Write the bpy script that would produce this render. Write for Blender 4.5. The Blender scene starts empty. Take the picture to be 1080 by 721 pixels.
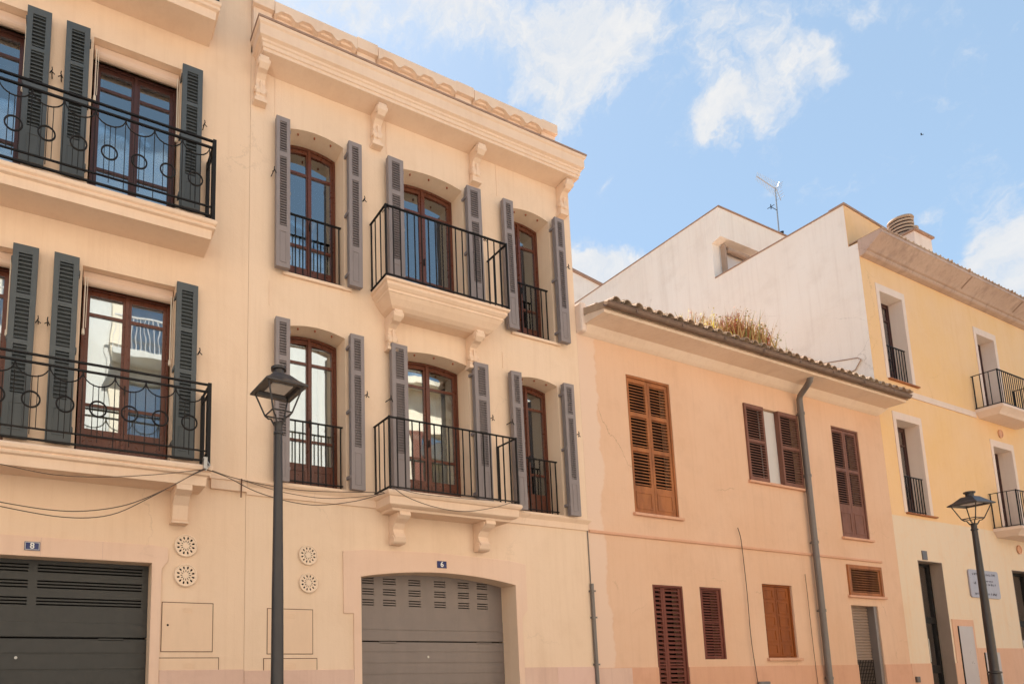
import bpy, math, random
from mathutils import Vector, Matrix
from mathutils.geometry import tessellate_polygon
random.seed(7)
R = math.radians
scene = bpy.context.scene
col = scene.collection

# ------------------------------------------------------------------ camera solve (metric reconstruction of the street)
F_, CX, CY = 650.0, 340.2924, 610.8036
W_ = Vector((-0.128033451, -0.412189203, 0.022503668))
M_ = Matrix.Rotation(W_.length, 3, W_.normalized())     # columns: right, down, forward in camera axes
D0, EYE = 6.9, 1.6

def ray(px, py):
    g = M_.transposed() @ Vector((px - CX, py - CY, F_))
    return Vector((g.x, g.z, -g.y))

def on_y(px, py, Y=0.0):
    r = ray(px, py); t = (Y + D0) / r.y
    return Vector((r.x * t, Y, EYE + r.z * t))

def on_x(px, py, X):
    r = ray(px, py); t = X / r.x
    return Vector((X, -D0 + r.y * t, EYE + r.z * t))

def zed(px, py, Y=0.0): return on_y(px, py, Y).z

# ------------------------------------------------------------------ mesh helper
WLOC = {}

class MB:
    def __init__(s): s.v = []; s.f = []; s.m = []; s.mi = 0
    def add(s, vs, fs):
        b = len(s.v); s.v += [tuple(p) for p in vs]
        for f in fs: s.f.append([b + i for i in f]); s.m.append(s.mi)
        return s
    def box(s, x0, x1, y0, y1, z0, z1):
        if x0 > x1: x0, x1 = x1, x0
        if y0 > y1: y0, y1 = y1, y0
        if z0 > z1: z0, z1 = z1, z0
        return s.add([(x0,y0,z0),(x1,y0,z0),(x1,y1,z0),(x0,y1,z0),(x0,y0,z1),(x1,y0,z1),(x1,y1,z1),(x0,y1,z1)],
              [(0,3,2,1),(4,5,6,7),(0,1,5,4),(1,2,6,5),(2,3,7,6),(3,0,4,7)])
    def prism(s, poly, axis, a, b):
        n = len(poly)
        def P(p, t):
            return (p[0], t, p[1]) if axis == 'y' else ((t, p[0], p[1]) if axis == 'x' else (p[0], p[1], t))
        vs = [P(p, a) for p in poly] + [P(p, b) for p in poly]
        tri = tessellate_polygon([[Vector((p[0], p[1], 0)) for p in poly]])
        fs = [tuple(t) for t in tri] + [tuple(n + i for i in reversed(t)) for t in tri]
        fs += [(i, (i + 1) % n, n + (i + 1) % n, n + i) for i in range(n)]
        return s.add(vs, fs)
    def plate(s, outer, holes, y0, y1, back=True):
        loops = [outer] + holes
        allp = [p for l in loops for p in l]; n = len(allp)
        tri = tessellate_polygon([[Vector((p[0], p[1], 0)) for p in l] for l in loops])
        vs = [(p[0], y0, p[1]) for p in allp] + [(p[0], y1, p[1]) for p in allp]
        fs = [tuple(t) for t in tri]
        if back: fs += [tuple(n + i for i in reversed(t)) for t in tri]
        k = 0
        for l in loops:
            m = len(l)
            fs += [(k + i, k + (i + 1) % m, n + k + (i + 1) % m, n + k + i) for i in range(m)]
            k += m
        return s.add(vs, fs)
    def tube(s, pts, r, n=8, r1=None, closed=False):
        pts = [Vector(p) for p in pts]; m = len(pts); rings = []
        up = None
        for i, p in enumerate(pts):
            if closed: d = pts[(i + 1) % m] - pts[i - 1]
            else: d = pts[min(i + 1, m - 1)] - pts[max(i - 1, 0)]
            d.normalize()
            if up is None: up = Vector((0, 0, 1)) if abs(d.z) < .9 else Vector((1, 0, 0))
            a = d.cross(up).normalized(); b = a.cross(d).normalized(); up = b
            rr = r if r1 is None else r + (r1 - r) * i / (m - 1)
            rings.append([p + (a * math.cos(t * 2 * math.pi / n) + b * math.sin(t * 2 * math.pi / n)) * rr for t in range(n)])
        vs = [q for g in rings for q in g]; fs = []
        for i in range(m if closed else m - 1):
            j = (i + 1) % m
            for t in range(n):
                fs.append((i * n + t, i * n + (t + 1) % n, j * n + (t + 1) % n, j * n + t))
        if not closed: fs += [tuple(range(n - 1, -1, -1)), tuple((m - 1) * n + t for t in range(n))]
        return s.add(vs, fs)
    def lathe(s, prof, cx=0, cy=0, n=20):
        vs = []; fs = []
        for r, z in prof:
            for t in range(n):
                a = 2 * math.pi * t / n; vs.append((cx + r * math.cos(a), cy + r * math.sin(a), z))
        for i in range(len(prof) - 1):
            for t in range(n): fs.append((i * n + t, i * n + (t + 1) % n, (i + 1) * n + (t + 1) % n, (i + 1) * n + t))
        fs += [tuple(range(n - 1, -1, -1)), tuple((len(prof) - 1) * n + t for t in range(n))]
        return s.add(vs, fs)
    def mould(s, x0, x1, prof, y0=0.0, left=True, right=True):
        # profile [(out, z)...] swept along X in front of plane y0 (out = towards the street) with mitred returns
        pm = max(p for p, z in prof); vs = []; fs = []
        for p, z in prof:
            a = x0 + (pm - p if left else 0); b = x1 - (pm - p if right else 0)
            vs += [(a, y0, z), (a, y0 - p, z), (b, y0 - p, z), (b, y0, z)]
        for i in range(len(prof) - 1):
            for k in range(3): fs.append((i*4+k, i*4+k+1, i*4+4+k+1, i*4+4+k))
        L = (len(prof) - 1) * 4
        fs += [(3, 2, 1, 0), (L, L + 1, L + 2, L + 3)]
        return s.add(vs, fs)
    def build(s, name, mat, parent=None, smooth=False, bevel=0, seg=2, label=None):
        me = bpy.data.meshes.new(name)
        xs = [[p[i] for p in s.v] for i in range(3)]
        c = Vector([(min(a) + max(a)) / 2 for a in xs]); c.z = min(xs[2])
        me.from_pydata([(p[0] - c.x, p[1] - c.y, p[2] - c.z) for p in s.v], [], s.f)
        mats = mat if isinstance(mat, (list, tuple)) else [mat]
        for m in mats: me.materials.append(m)
        for i, poly in enumerate(me.polygons):
            poly.material_index = s.m[i]; poly.use_smooth = smooth
        import bmesh
        bm = bmesh.new(); bm.from_mesh(me); bmesh.ops.remove_doubles(bm, verts=bm.verts, dist=1e-5)
        bmesh.ops.recalc_face_normals(bm, faces=bm.faces)
        bm.to_mesh(me); bm.free()
        if smooth:
            try: me.set_sharp_from_angle(angle=R(38))
            except Exception: pass
        o = bpy.data.objects.new(name, me); col.objects.link(o)
        place(o, c, parent)
        if bevel:
            b = o.modifiers.new('bevel', 'BEVEL'); b.width = bevel; b.segments = seg; b.limit_method = 'ANGLE'; b.angle_limit = R(40)
        if label: o['label'] = label
        return o

def place(o, loc, parent):
    loc = Vector(loc); WLOC[o.name] = loc
    o.location = loc - WLOC[parent.name] if parent else loc
    if parent: o.parent = parent

def tag(o, label, cat, group=None):
    o['label'] = label; o['category'] = cat
    if group: o['group'] = group
    return o

def thing(name, loc, label, cat, group=None):
    o = bpy.data.objects.new(name, None); o.empty_display_size = .3; col.objects.link(o)
    place(o, loc, None); return tag(o, label, cat, group)

def structure(o): o['kind'] = 'structure'; return o

# ------------------------------------------------------------------ materials
def newmat(name):
    m = bpy.data.materials.new(name); m.use_nodes = True
    nt = m.node_tree; b = nt.nodes['Principled BSDF']; return m, nt, b

def N(nt, t, **kw):
    n = nt.nodes.new(t)
    for k, v in kw.items():
        if k in n.inputs: n.inputs[k].default_value = v
        else: setattr(n, k, v)
    return n

def mixc(nt, fac, a, b, mode='MIX'):
    n = nt.nodes.new('ShaderNodeMix'); n.data_type = 'RGBA'; n.blend_type = mode
    for i, s in ((0, fac), (6, a), (7, b)):
        if hasattr(s, 'links') or isinstance(s, bpy.types.NodeSocket): nt.links.new(s, n.inputs[i])
        elif i == 0: n.inputs[0].default_value = s
        else: n.inputs[i].default_value = (*s, 1)
    return n.outputs[2]

def ramp(nt, src, a, b, c0=0, c1=1):
    n = nt.nodes.new('ShaderNodeMapRange'); n.inputs[1].default_value = a; n.inputs[2].default_value = b
    n.inputs[3].default_value = c0; n.inputs[4].default_value = c1; nt.links.new(src, n.inputs[0]); n.clamp = True
    return n.outputs[0]

def noise(nt, vec, scale, detail=4, rough=.55, mapping=None):
    if mapping:
        mp = nt.nodes.new('ShaderNodeMapping'); mp.inputs['Scale'].default_value = mapping
        nt.links.new(vec, mp.inputs[0]); vec = mp.outputs[0]
    n = N(nt, 'ShaderNodeTexNoise', Scale=scale, Detail=detail, Roughness=rough); nt.links.new(vec, n.inputs['Vector'])
    return n.outputs[0]

def plaster(name, base, dark, light, bump=.25, streak=.5, patch=None, stain=.35, split=None, fine=60, crack=.25):
    m, nt, b = newmat(name); L = nt.links.new
    geo = nt.nodes.new('ShaderNodeNewGeometry'); P = geo.outputs['Position']
    c = mixc(nt, ramp(nt, noise(nt, P, .55, 5), .35, .68), base, light)
    if split:
        z, c2, wob = split
        sep = nt.nodes.new('ShaderNodeSeparateXYZ'); L(P, sep.inputs[0])
        sub = nt.nodes.new('ShaderNodeMath'); sub.operation = 'MULTIPLY_ADD'; L(noise(nt, P, 3, 3), sub.inputs[0]); sub.inputs[1].default_value = wob; L(sep.outputs[2], sub.inputs[2])
        c = mixc(nt, ramp(nt, sub.outputs[0], z - .012, z + .012), c2, c)
    c = mixc(nt, ramp(nt, noise(nt, P, 1.7, 6, .62), .52, .78, 0, stain), c, dark)
    c = mixc(nt, ramp(nt, noise(nt, P, 2.2, 5, .6, (1.6, 1.6, .12)), .55, .8, 0, streak), c, dark)
    c = mixc(nt, ramp(nt, noise(nt, P, 9, 6, .7), .45, .8, 0, .32), c, light)
    c = mixc(nt, ramp(nt, noise(nt, P, 5, 7, .7, (2.5, 2.5, .09)), .50, .78, 0, streak * .8), c, dark)
    c = mixc(nt, ramp(nt, noise(nt, P, 38, 5, .75), .55, .8, 0, .25), c, dark)
    if crack:
        wn = N(nt, 'ShaderNodeTexNoise', Scale=2.5, Detail=6.0, Roughness=.65); L(P, wn.inputs['Vector'])
        vm = nt.nodes.new('ShaderNodeVectorMath'); vm.operation = 'MULTIPLY_ADD'; L(wn.outputs['Color'], vm.inputs[0]); vm.inputs[1].default_value = (.4, .4, .4); L(P, vm.inputs[2])
        vo = N(nt, 'ShaderNodeTexVoronoi', Scale=.38); vo.feature = 'DISTANCE_TO_EDGE'; L(vm.outputs[0], vo.inputs['Vector'])
        ck = ramp(nt, vo.outputs['Distance'], .0008, .0032, 1, 0); mk = ramp(nt, noise(nt, P, .7, 3), .52, .64, 0, crack * .8)
        mu = nt.nodes.new('ShaderNodeMath'); mu.operation = 'MULTIPLY'; L(ck, mu.inputs[0]); L(mk, mu.inputs[1])
        c = mixc(nt, mu.outputs[0], c, tuple(v * .55 for v in dark))
    if patch:
        x0, c2 = patch
        sep = nt.nodes.new('ShaderNodeSeparateXYZ'); L(P, sep.inputs[0])
        sub = nt.nodes.new('ShaderNodeMath'); sub.operation = 'MULTIPLY_ADD'; L(noise(nt, P, 1.6, 4, .6, (.3, 1, 1)), sub.inputs[0]); sub.inputs[1].default_value = -.5; L(sep.outputs[0], sub.inputs[2])
        c = mixc(nt, ramp(nt, sub.outputs[0], x0 - .02, x0 + .02), c2, c)
    L(c, b.inputs['Base Color']); b.inputs['Roughness'].default_value = .92
    b.inputs['Specular IOR Level'].default_value = .25
    bp = N(nt, 'ShaderNodeBump', Strength=bump, Distance=.02)
    add = nt.nodes.new('ShaderNodeMath'); add.operation = 'MULTIPLY_ADD'
    L(noise(nt, P, fine, 4, .6), add.inputs[0]); add.inputs[1].default_value = .35; L(noise(nt, P, 5, 4), add.inputs[2])
    L(add.outputs[0], bp.inputs['Height']); L(bp.outputs[0], b.inputs['Normal'])
    return m

def paint(name, base, rough=.5, var=.25, dark=None, metal=0, scale=6, bump=.05, stretch=(1, 1, .3)):
    m, nt, b = newmat(name); L = nt.links.new
    geo = nt.nodes.new('ShaderNodeNewGeometry'); P = geo.outputs['Position']
    dk = dark or tuple(x * .6 for x in base)
    c = mixc(nt, ramp(nt, noise(nt, P, scale, 5, .65, stretch), .42, .75, 0, var), base, dk)
    c = mixc(nt, ramp(nt, noise(nt, P, scale * 6, 4, .7), .5, .85, 0, var * .6), c, tuple(min(1, x * 1.35) for x in base))
    L(c, b.inputs['Base Color']); b.inputs['Metallic'].default_value = metal
    L(ramp(nt, noise(nt, P, scale * 3, 3), .3, .7, rough - .08, min(1, rough + .1)), b.inputs['Roughness'])
    if rough >= .5: b.inputs['Specular IOR Level'].default_value = .15
    bp = N(nt, 'ShaderNodeBump', Strength=bump, Distance=.01); L(noise(nt, P, 70, 3, .6, stretch), bp.inputs['Height']); L(bp.outputs[0], b.inputs['Normal'])
    return m

def glassmat(name, boost=.28, tint=(.93, .96, 1)):
    m = bpy.data.materials.new(name); m.use_nodes = True; nt = m.node_tree; nt.nodes.clear(); L = nt.links.new
    out = nt.nodes.new('ShaderNodeOutputMaterial'); mix = nt.nodes.new('ShaderNodeMixShader')
    gl = N(nt, 'ShaderNodeBsdfGlossy', Roughness=.015); gl.inputs[0].default_value = (*tint, 1)
    tr = nt.nodes.new('ShaderNodeBsdfTransparent'); tr.inputs[0].default_value = (.96, .97, .96, 1)
    fr = N(nt, 'ShaderNodeFresnel', IOR=1.5)
    ad = nt.nodes.new('ShaderNodeMath'); ad.operation = 'MULTIPLY_ADD'; L(fr.outputs[0], ad.inputs[0]); ad.inputs[1].default_value = 1.3; ad.inputs[2].default_value = boost; ad.use_clamp = True
    geo = nt.nodes.new('ShaderNodeNewGeometry')
    bp = N(nt, 'ShaderNodeBump', Strength=.12, Distance=.02); L(noise(nt, geo.outputs['Position'], 1.6, 2), bp.inputs['Height']); L(bp.outputs[0], gl.inputs['Normal'])
    L(ad.outputs[0], mix.inputs[0]); L(tr.outputs[0], mix.inputs[1]); L(gl.outputs[0], mix.inputs[2]); L(mix.outputs[0], out.inputs[0])
    return m

def fabric(name, c, trans=.45):
    m, nt, b = newmat(name); L = nt.links.new
    geo = nt.nodes.new('ShaderNodeNewGeometry')
    cc = mixc(nt, ramp(nt, noise(nt, geo.outputs['Position'], 3, 4, .6, (3, 1, .3)), .4, .7, 0, .4), c, tuple(x * .75 for x in c))
    L(cc, b.inputs['Base Color']); b.inputs['Roughness'].default_value = .9
    t = nt.nodes.new('ShaderNodeBsdfTranslucent'); L(cc, t.inputs[0]); mx = nt.nodes.new('ShaderNodeMixShader'); mx.inputs[0].default_value = trans
    out = nt.nodes['Material Output']; L(b.outputs[0], mx.inputs[1]); L(t.outputs[0], mx.inputs[2]); L(mx.outputs[0], out.inputs[0])
    return m

MAT = {}
MAT['beige6'] = plaster('plaster beige', (.82, .615, .45), (.68, .47, .32), (.86, .65, .49), stain=.35, streak=.42)
MAT['beige8'] = plaster('plaster apricot', (.81, .595, .43), (.67, .45, .30), (.85, .635, .47), stain=.35, streak=.42)
MAT['trim6'] = plaster('stucco trim', (.83, .61, .45), (.68, .46, .33), (.86, .65, .50), bump=.15, stain=.4, streak=.35)
MAT['peach'] = plaster('plaster peach', (.75, .475, .315), (.61, .375, .25), (.79, .53, .375), crack=.7, patch=(7.62, (.80, .58, .45)), stain=.4, streak=.4, fine=45)
MAT['cottrim'] = plaster('cream eave stucco', (.84, .65, .50), (.68, .50, .38), (.88, .71, .58), bump=.15, stain=.5)
MAT['dado_stone'] = plaster('pink limestone', (.68, .46, .37), (.56, .36, .29), (.76, .54, .44), bump=.2, stain=.5)
MAT['surround'] = plaster('limestone surround', (.80, .56, .425), (.69, .465, .345), (.84, .61, .475), bump=.12, stain=.35)
MAT['cottdado'] = plaster('orange dado plaster', (.69, .385, .245), (.58, .30, .20), (.74, .42, .29), stain=.5)
MAT['yellow'] = plaster('yellow plaster', (.88, .565, .27), (.78, .46, .22), (.89, .60, .36), crack=.4, split=(4.63, (.80, .645, .49), .03), stain=.3, streak=.35)
MAT['yellowtop'] = plaster('yellow parapet plaster', (.87, .535, .255), (.72, .44, .24), (.88, .575, .345), stain=.4)
MAT['whitegable'] = plaster('white gable render', (.86, .775, .70), (.64, .54, .47), (.88, .82, .76), bump=.4, stain=.35, streak=.38, fine=30, crack=.6)
MAT['whitetrim'] = plaster('pale pink trim', (.80, .62, .52), (.68, .52, .44), (.84, .69, .60), bump=.1)
MAT['pinkdado'] = plaster('pink plinth plaster', (.72, .42, .28), (.62, .36, .25), (.77, .48, .34))
MAT['greycap'] = plaster('weathered cornice cement', (.50, .35, .28), (.26, .18, .15), (.60, .44, .36), bump=.3, stain=.8)
MAT['opp_white'] = plaster('white facade render', (.64, .61, .56), (.52, .48, .43), (.68, .65, .61))
MAT['opp_cream'] = plaster('cream facade render', (.80, .68, .52), (.7, .56, .42), (.84, .73, .58))
MAT['shut6'] = paint('grey lilac shutter paint', (.28, .24, .24), .5, .3)
MAT['shut8'] = paint('dark slate green shutter paint', (.078, .088, .093), .45, .3)
MAT['wood'] = paint('varnished mahogany', (.13, .038, .02), .32, .5, (.05, .016, .01), scale=9, stretch=(4, 4, .25))
MAT['wooddark'] = paint('dark wood', (.07, .026, .02), .35, .5, (.03, .012, .01), scale=9, stretch=(4, 4, .25))
MAT['shutC1'] = paint('sun bleached brown louvre', (.42, .16, .062), .6, .8, (.15, .06, .035), scale=4)
MAT['shutC2'] = paint('faded plum brown louvre', (.23, .105, .075), .6, .6, (.10, .045, .035), scale=4)
MAT['shutC3'] = paint('maroon louvre', (.19, .06, .042), .6, .5, (.06, .02, .018), scale=4)
MAT['shutC4'] = paint('orange brown board', (.29, .085, .022), .6, .6, (.12, .035, .015), scale=5)
MAT['iron'] = paint('black iron', (.022, .02, .02), .5, .4, metal=.2, bump=.1)
MAT['lampiron'] = paint('lamp post paint', (.055, .05, .052), .38, .35, (.02, .02, .02), metal=.3, stretch=(1, 1, .2))
MAT['garage8'] = paint('dark grey door steel', (.036, .035, .033), .42, .25, metal=.1)
MAT['garage6'] = paint('warm grey door steel', (.22, .18, .165), .45, .25, metal=.1)
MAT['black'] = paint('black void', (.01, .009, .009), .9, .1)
MAT['groove'] = paint('shadow joint filler', (.13, .06, .04), .9, .3)
MAT['rosette'] = paint('cream cast vent', (.88, .68, .52), .8, .2)
MAT['dado_light'] = plaster('pale pink limestone', (.74, .50, .42), (.62, .40, .33), (.80, .57, .49), bump=.2, stain=.4)
MAT['roller'] = paint('taupe roller slats', (.34, .25, .20), .5, .3)
MAT['meter'] = paint('beige cabinet paint', (.81, .585, .42), .6, .15)
MAT['glass'] = glassmat('window glass', .29, (.84, .94, 1))
MAT['glasslow'] = glassmat('dark door glass', .18)
MAT['curtain'] = fabric('cream net curtain', (.86, .78, .62))
MAT['drape'] = fabric('beige drape', (.72, .58, .40), .2)
MAT['blind'] = paint('rolled beige blind', (.72, .52, .40), .8, .15)
MAT['cord'] = paint('white cord', (.75, .66, .55), .8, .1)
MAT['tile'] = plaster('aged clay tile', (.42, .25, .16), (.16, .11, .085), (.55, .42, .31), bump=.4, stain=.9, streak=.3)
MAT['gutter'] = paint('weathered zinc gutter', (.24, .165, .13), .6, .6, (.11, .08, .065), metal=.3)
MAT['pipe'] = paint('grey downpipe', (.19, .165, .155), .45, .45, (.11, .09, .08), metal=.2)
MAT['copper'] = paint('terracotta coping', (.38, .25, .19), .8, .6)
MAT['plateblue'] = paint('navy enamel', (.02, .03, .13), .25, .1)
MAT['platewhite'] = paint('white enamel', (.8, .78, .75), .3, .1)
MAT['platedark'] = paint('brown tile', (.10, .07, .06), .4, .3)
MAT['sign'] = paint('pale lavender plaque', (.38, .34, .40), .35, .3)
MAT['signink'] = paint('grey lettering', (.09, .08, .10), .5, .2)
MAT['notice'] = paint('greyish marble panel', (.50, .42, .41), .35, .4, (.34, .28, .29), scale=1.5)
MAT['alu'] = paint('aluminium', (.45, .44, .43), .35, .3, metal=.8)
MAT['cable'] = paint('sun greyed cable sheath', (.11, .08, .065), .7, .3)
MAT['tan_roller'] = paint('tan roller box', (.42, .31, .24), .6, .4)
MAT['pvcwhite'] = paint('white shutter board', (.62, .58, .56), .5, .15)
MAT['asphalt'] = paint('asphalt', (.05, .048, .047), .9, .4, bump=.5, stretch=(1, 1, 1))
MAT['paving'] = plaster('sandstone paving', (.33, .29, .25), (.24, .20, .17), (.40, .35, .30), bump=.3)
MAT['ground'] = plaster('earth', (.20, .16, .11), (.12, .10, .07), (.26, .2, .14))
MAT['straw'] = paint('dry straw', (.55, .36, .16), .8, .6, (.35, .14, .08))
MAT['rust'] = paint('rust red seed stalk', (.38, .12, .06), .8, .5)
MAT['olive'] = paint('yellowing green stalk', (.34, .30, .10), .8, .5)
MAT['petal'] = paint('yellow petal', (.75, .62, .10), .7, .2)
MAT['cowldark'] = paint('dark cowl clay', (.06, .04, .035), .9, .4)  # dark inner drum of the cowls, showing as dark lines between the tile rings
MAT['cowltile'] = paint('buff cowl clay', (.50, .37, .28), .8, .5)
MAT['reflector'] = paint('white lamp reflector', (.62, .58, .55), .35, .2)

# ------------------------------------------------------------------ generic architecture
def rect(x0, x1, z0, z1): return [(x0, z0), (x1, z0), (x1, z1), (x0, z1)]

def arch(x0, x1, z0, zs, rise, n=12):
    if rise <= 0: return rect(x0, x1, z0, zs)
    w = (x1 - x0) / 2; rad = (w * w + rise * rise) / (2 * rise); cz = zs + rise - rad; cx = (x0 + x1) / 2
    pts = [(x0, z0), (x1, z0)]; a0 = math.asin(w / rad)
    for i in range(n + 1):
        a = a0 - 2 * a0 * i / n; pts.append((cx + rad * math.sin(a), cz + rad * math.cos(a)))
    return pts

def arch_z(x0, x1, zs, rise, x):
    if rise <= 0: return zs
    w = (x1 - x0) / 2; rad = (w * w + rise * rise) / (2 * rise)
    return zs + rise - rad + math.sqrt(max(0, rad * rad - (x - (x0 + x1) / 2) ** 2))

def french_window(parent, x0, x1, z0, zs, rise, y, mat, leaves=2, rows=(.0, .19, .67, .82), panel=True, curtain='both', curt=(0, 1), drape_side=0, glass='glass', thick_mid=.0):
    """glazed door set back at depth y: rows = height fractions of the rails measured from the top"""
    f = MB(); fw = .034
    f.plate(arch(x0, x1, z0, zs, rise), [arch(x0 + fw, x1 - fw, z0 + .03, zs - fw * .9, rise * .92)], y, y + .07)
    H = zs - z0; gap = .004; mid = (x0 + x1) / 2
    spans = [(x0 + fw, mid - gap), (mid + gap, x1 - fw)] if leaves == 2 else [(x0 + fw, x1 - fw)]
    st = .034 + thick_mid; holes_all = []
    for a, b in spans:
        top = lambda x, m: arch_z(x0 + fw, x1 - fw, zs - fw * .9, rise * .92, x) - m
        n = 8; outer = [(a, z0 + .03), (b, z0 + .03)] + [(b + (a - b) * i / n, top(b + (a - b) * i / n, .004)) for i in range(n + 1)]
        holes = []; ga, gb = a + st, b - st
        zt = [zs - H * r for r in rows]
        rail = .017
        for i in range(len(rows) - 1):
            hi = zt[i] if i else None; lo = zt[i + 1] + rail
            if hi is None:
                h = [(ga, lo), (gb, lo)] + [(gb + (ga - gb) * k / n, top(gb + (ga - gb) * k / n, .06)) for k in range(n + 1)]
            else: h = rect(ga, gb, lo, hi - rail)
            holes.append(h)
        if not panel: pass
        f.plate(outer, holes, y + .012, y + .055)
        for h in holes: holes_all.append(h)
        if panel:
            pz1 = zt[-1] - .05; pz0 = z0 + .1
            if pz1 - pz0 > .08:
                f.plate(rect(ga - .01, gb + .01, pz0, pz1), [rect(ga + .025, gb - .025, pz0 + .035, pz1 - .035)], y + .002, y + .0125)
    if leaves == 2: f.box(mid - .022, mid + .022, y - .006, y + .012, z0 + .03, arch_z(x0, x1, zs, rise, mid) - fw)
    w = f.build('window', mat, parent, bevel=.003)
    # handle
    if leaves == 2:
        h = MB(); h.box(mid - .008, mid + .008, y - .03, y - .006, z0 + H * .42, z0 + H * .42 + .1); h.build('handle', MAT['iron'], w)
    zg = z0 + .05
    for a, b in spans:
        g = MB(); top = arch_z(x0 + fw, x1 - fw, zs - fw, rise * .9, (a + b) / 2)
        zlow = zs - H * rows[-1]
        g.box(a + st * .6, b - st * .6, y + .03, y + .036, zlow, min(top, zs + rise) - .07 if rise else zs - .08)
        g.build('pane', MAT[glass], w)
    # curtains hanging inside
    def cloth(xa, xb, za, zb, yy, mat_, amp, freq):
        c = MB(); n = max(8, int((xb - xa) * freq * 3)); ph = random.random() * 6
        vs = []; fs = []
        for i in range(n + 1):
            x = xa + (xb - xa) * i / n
            yo = amp * math.sin(ph + x * freq * 6.3) + amp * .5 * math.sin(ph * 2 + x * freq * 14)
            vs += [(x, yy + yo, za), (x + .01 * math.sin(i), yy + yo * .5, zb)]
        for i in range(n): fs.append((i*2, i*2+2, i*2+3, i*2+1))
        c.add(vs, fs); o = c.build('curtain', mat_, w, smooth=True)
        sm = o.modifiers.new('solid', 'SOLIDIFY'); sm.thickness = .003
    zt = zs + rise * .6
    if curtain in ('net', 'both'): cloth(x0 + .06, x1 - .06, z0 + .06, zt, y + .10, MAT['curtain'], .018, 5)
    if curtain in ('drape', 'both'):
        ww = (x1 - x0) * .26
        cloth(x1 - ww - .05, x1 - .05, z0 + .05, zt, y + .075, MAT['drape'], .022, 5.5)
        if drape_side == 2: cloth(x0 + .05, x0 + ww * .6, z0 + .05, zt, y + .075, MAT['drape'], .022, 5.5)
    return w

def slats(mb, x0, x1, z0, z1, y0, y1, pitch, th=.009, tilt=1):
    n = max(1, int(round((z1 - z0) / pitch))); p = (z1 - z0) / n
    dz = (p * .75) * tilt
    for i in range(n):
        z = z0 + p * (i + .5)
        # blade slopes down towards the street
        mb.add([(x0, y0, z - dz/2), (x1, y0, z - dz/2), (x1, y1, z + dz/2), (x0, y1, z + dz/2),
                (x0, y0, z - dz/2 + th), (x1, y0, z - dz/2 + th), (x1, y1, z + dz/2 + th), (x0, y1, z + dz/2 + th)],
               [(0,1,2,3),(7,6,5,4),(0,4,5,1),(1,5,6,2),(2,6,7,3),(3,7,4,0)])

def shutter(parent, x0, x1, z0, z1, y, th, mat, secs, panel=None, pitch=.042, bt=.012, folded=True, hinge_left=True, latch=None, lean=0, label=None, rail=0.0):
    """one leaf parallel to the wall; y = its street face; secs = louvred sections as fractions from the top"""
    H = z1 - z0; f = MB(); st = min(.06, (x1 - x0) * .26)
    holes = [rect(x0 + st, x1 - st, z1 - H * b, z1 - H * a) for a, b in secs]
    f.plate(rect(x0, x1, z0, z1), holes, y, y + min(.035, th * .5))
    for a, b in secs: slats(f, x0 + st, x1 - st, z1 - H * b, z1 - H * a, y + .001, y + min(.03, th * .45), pitch, th=bt, tilt=.55)
    if panel:
        a, b = panel
        f.plate(rect(x0 + st, x1 - st, z1 - H * b, z1 - H * a), [rect(x0 + st + .012, x1 - st - .012, z1 - H * b + .014, z1 - H * a - .014)], y - .006, y + .001)
    if folded:   # the second, folded leaf behind
        f.box(x0 + .004, x1 - .004, y + th * .5 + .004, y + th, z0 + .004, z1 - .004)
    o = f.build('shutter', mat, parent, bevel=.003, label=label)
    o.rotation_euler = (random.uniform(-.004, .004), random.uniform(-.005, .005), random.uniform(-.03, .03))
    if folded:
        hx = x0 if not hinge_left else x1
        for k in (.08, .5, .92):
            h = MB(); z = z0 + H * k
            h.box(hx - .012, hx + .012, y + .01, y + th + .06, z - .02, z + .02)
            h.tube([(hx, y + th * .5, z - .035), (hx, y + th * .5, z + .035)], .009, 6)
            h.build('hinge', mat, o)
        if latch is not None:
            s = -1 if hinge_left else 1; lx = x0 if hinge_left else x1
            l = MB(); z = z0 + H * latch
            l.tube([(lx + s * .03, y + th + .08, z), (lx + s * .03, y - .01, z)], .006, 6)
            l.tube([(lx + s * .03, y - .01, z + .035), (lx + s * .035, y - .015, z), (lx + s * .01, y - .02, z - .055)], .006, 6)
            l.tube([(lx + s * .03, y - .01, z - .02), (lx + s * .06, y - .012, z - .045)], .005, 6)
            l.build('latch', MAT['iron'], o)
    return o

def bar_railing(parent, x0, x1, p, z0, z1, nf, ns, y0=0.0, post=.018, name='railing', midrail=False):
    """front run at y0-p with two side returns; nf / ns gaps"""
    m = MB(); yf = y0 - p; r = .0065
    for a, b, c, d in ((x0, x1, yf - .014, yf + .014), (x0 - .014, x0 + .014, yf, y0), (x1 - .014, x1 + .014, yf, y0)):
        m.box(a, b, c, d, z1 - .014, z1)
        m.box(a, b, c + .003, d - .003, z0, z0 + .014)
    for k in range(1, nf):
        x = x0 + (x1 - x0) * k / nf; m.box(x - r, x + r, yf - r, yf + r, z0 + .01, z1 - .01)
    for x in (x0, x1):
        m.box(x - post * .6, x + post * .6, yf - post * .6, yf + post * .6, z0 - .02, z1 + .008)
        for k in range(1, ns):
            y = yf + p * k / ns; m.box(x - r, x + r, y - r, y + r, z0 + .01, z1 - .01)
        m.box(x - post * .5, x + post * .5, y0 - .04, y0 - .02, z0 - .01, z1)
    return m.build(name, MAT['iron'], parent)

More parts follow.
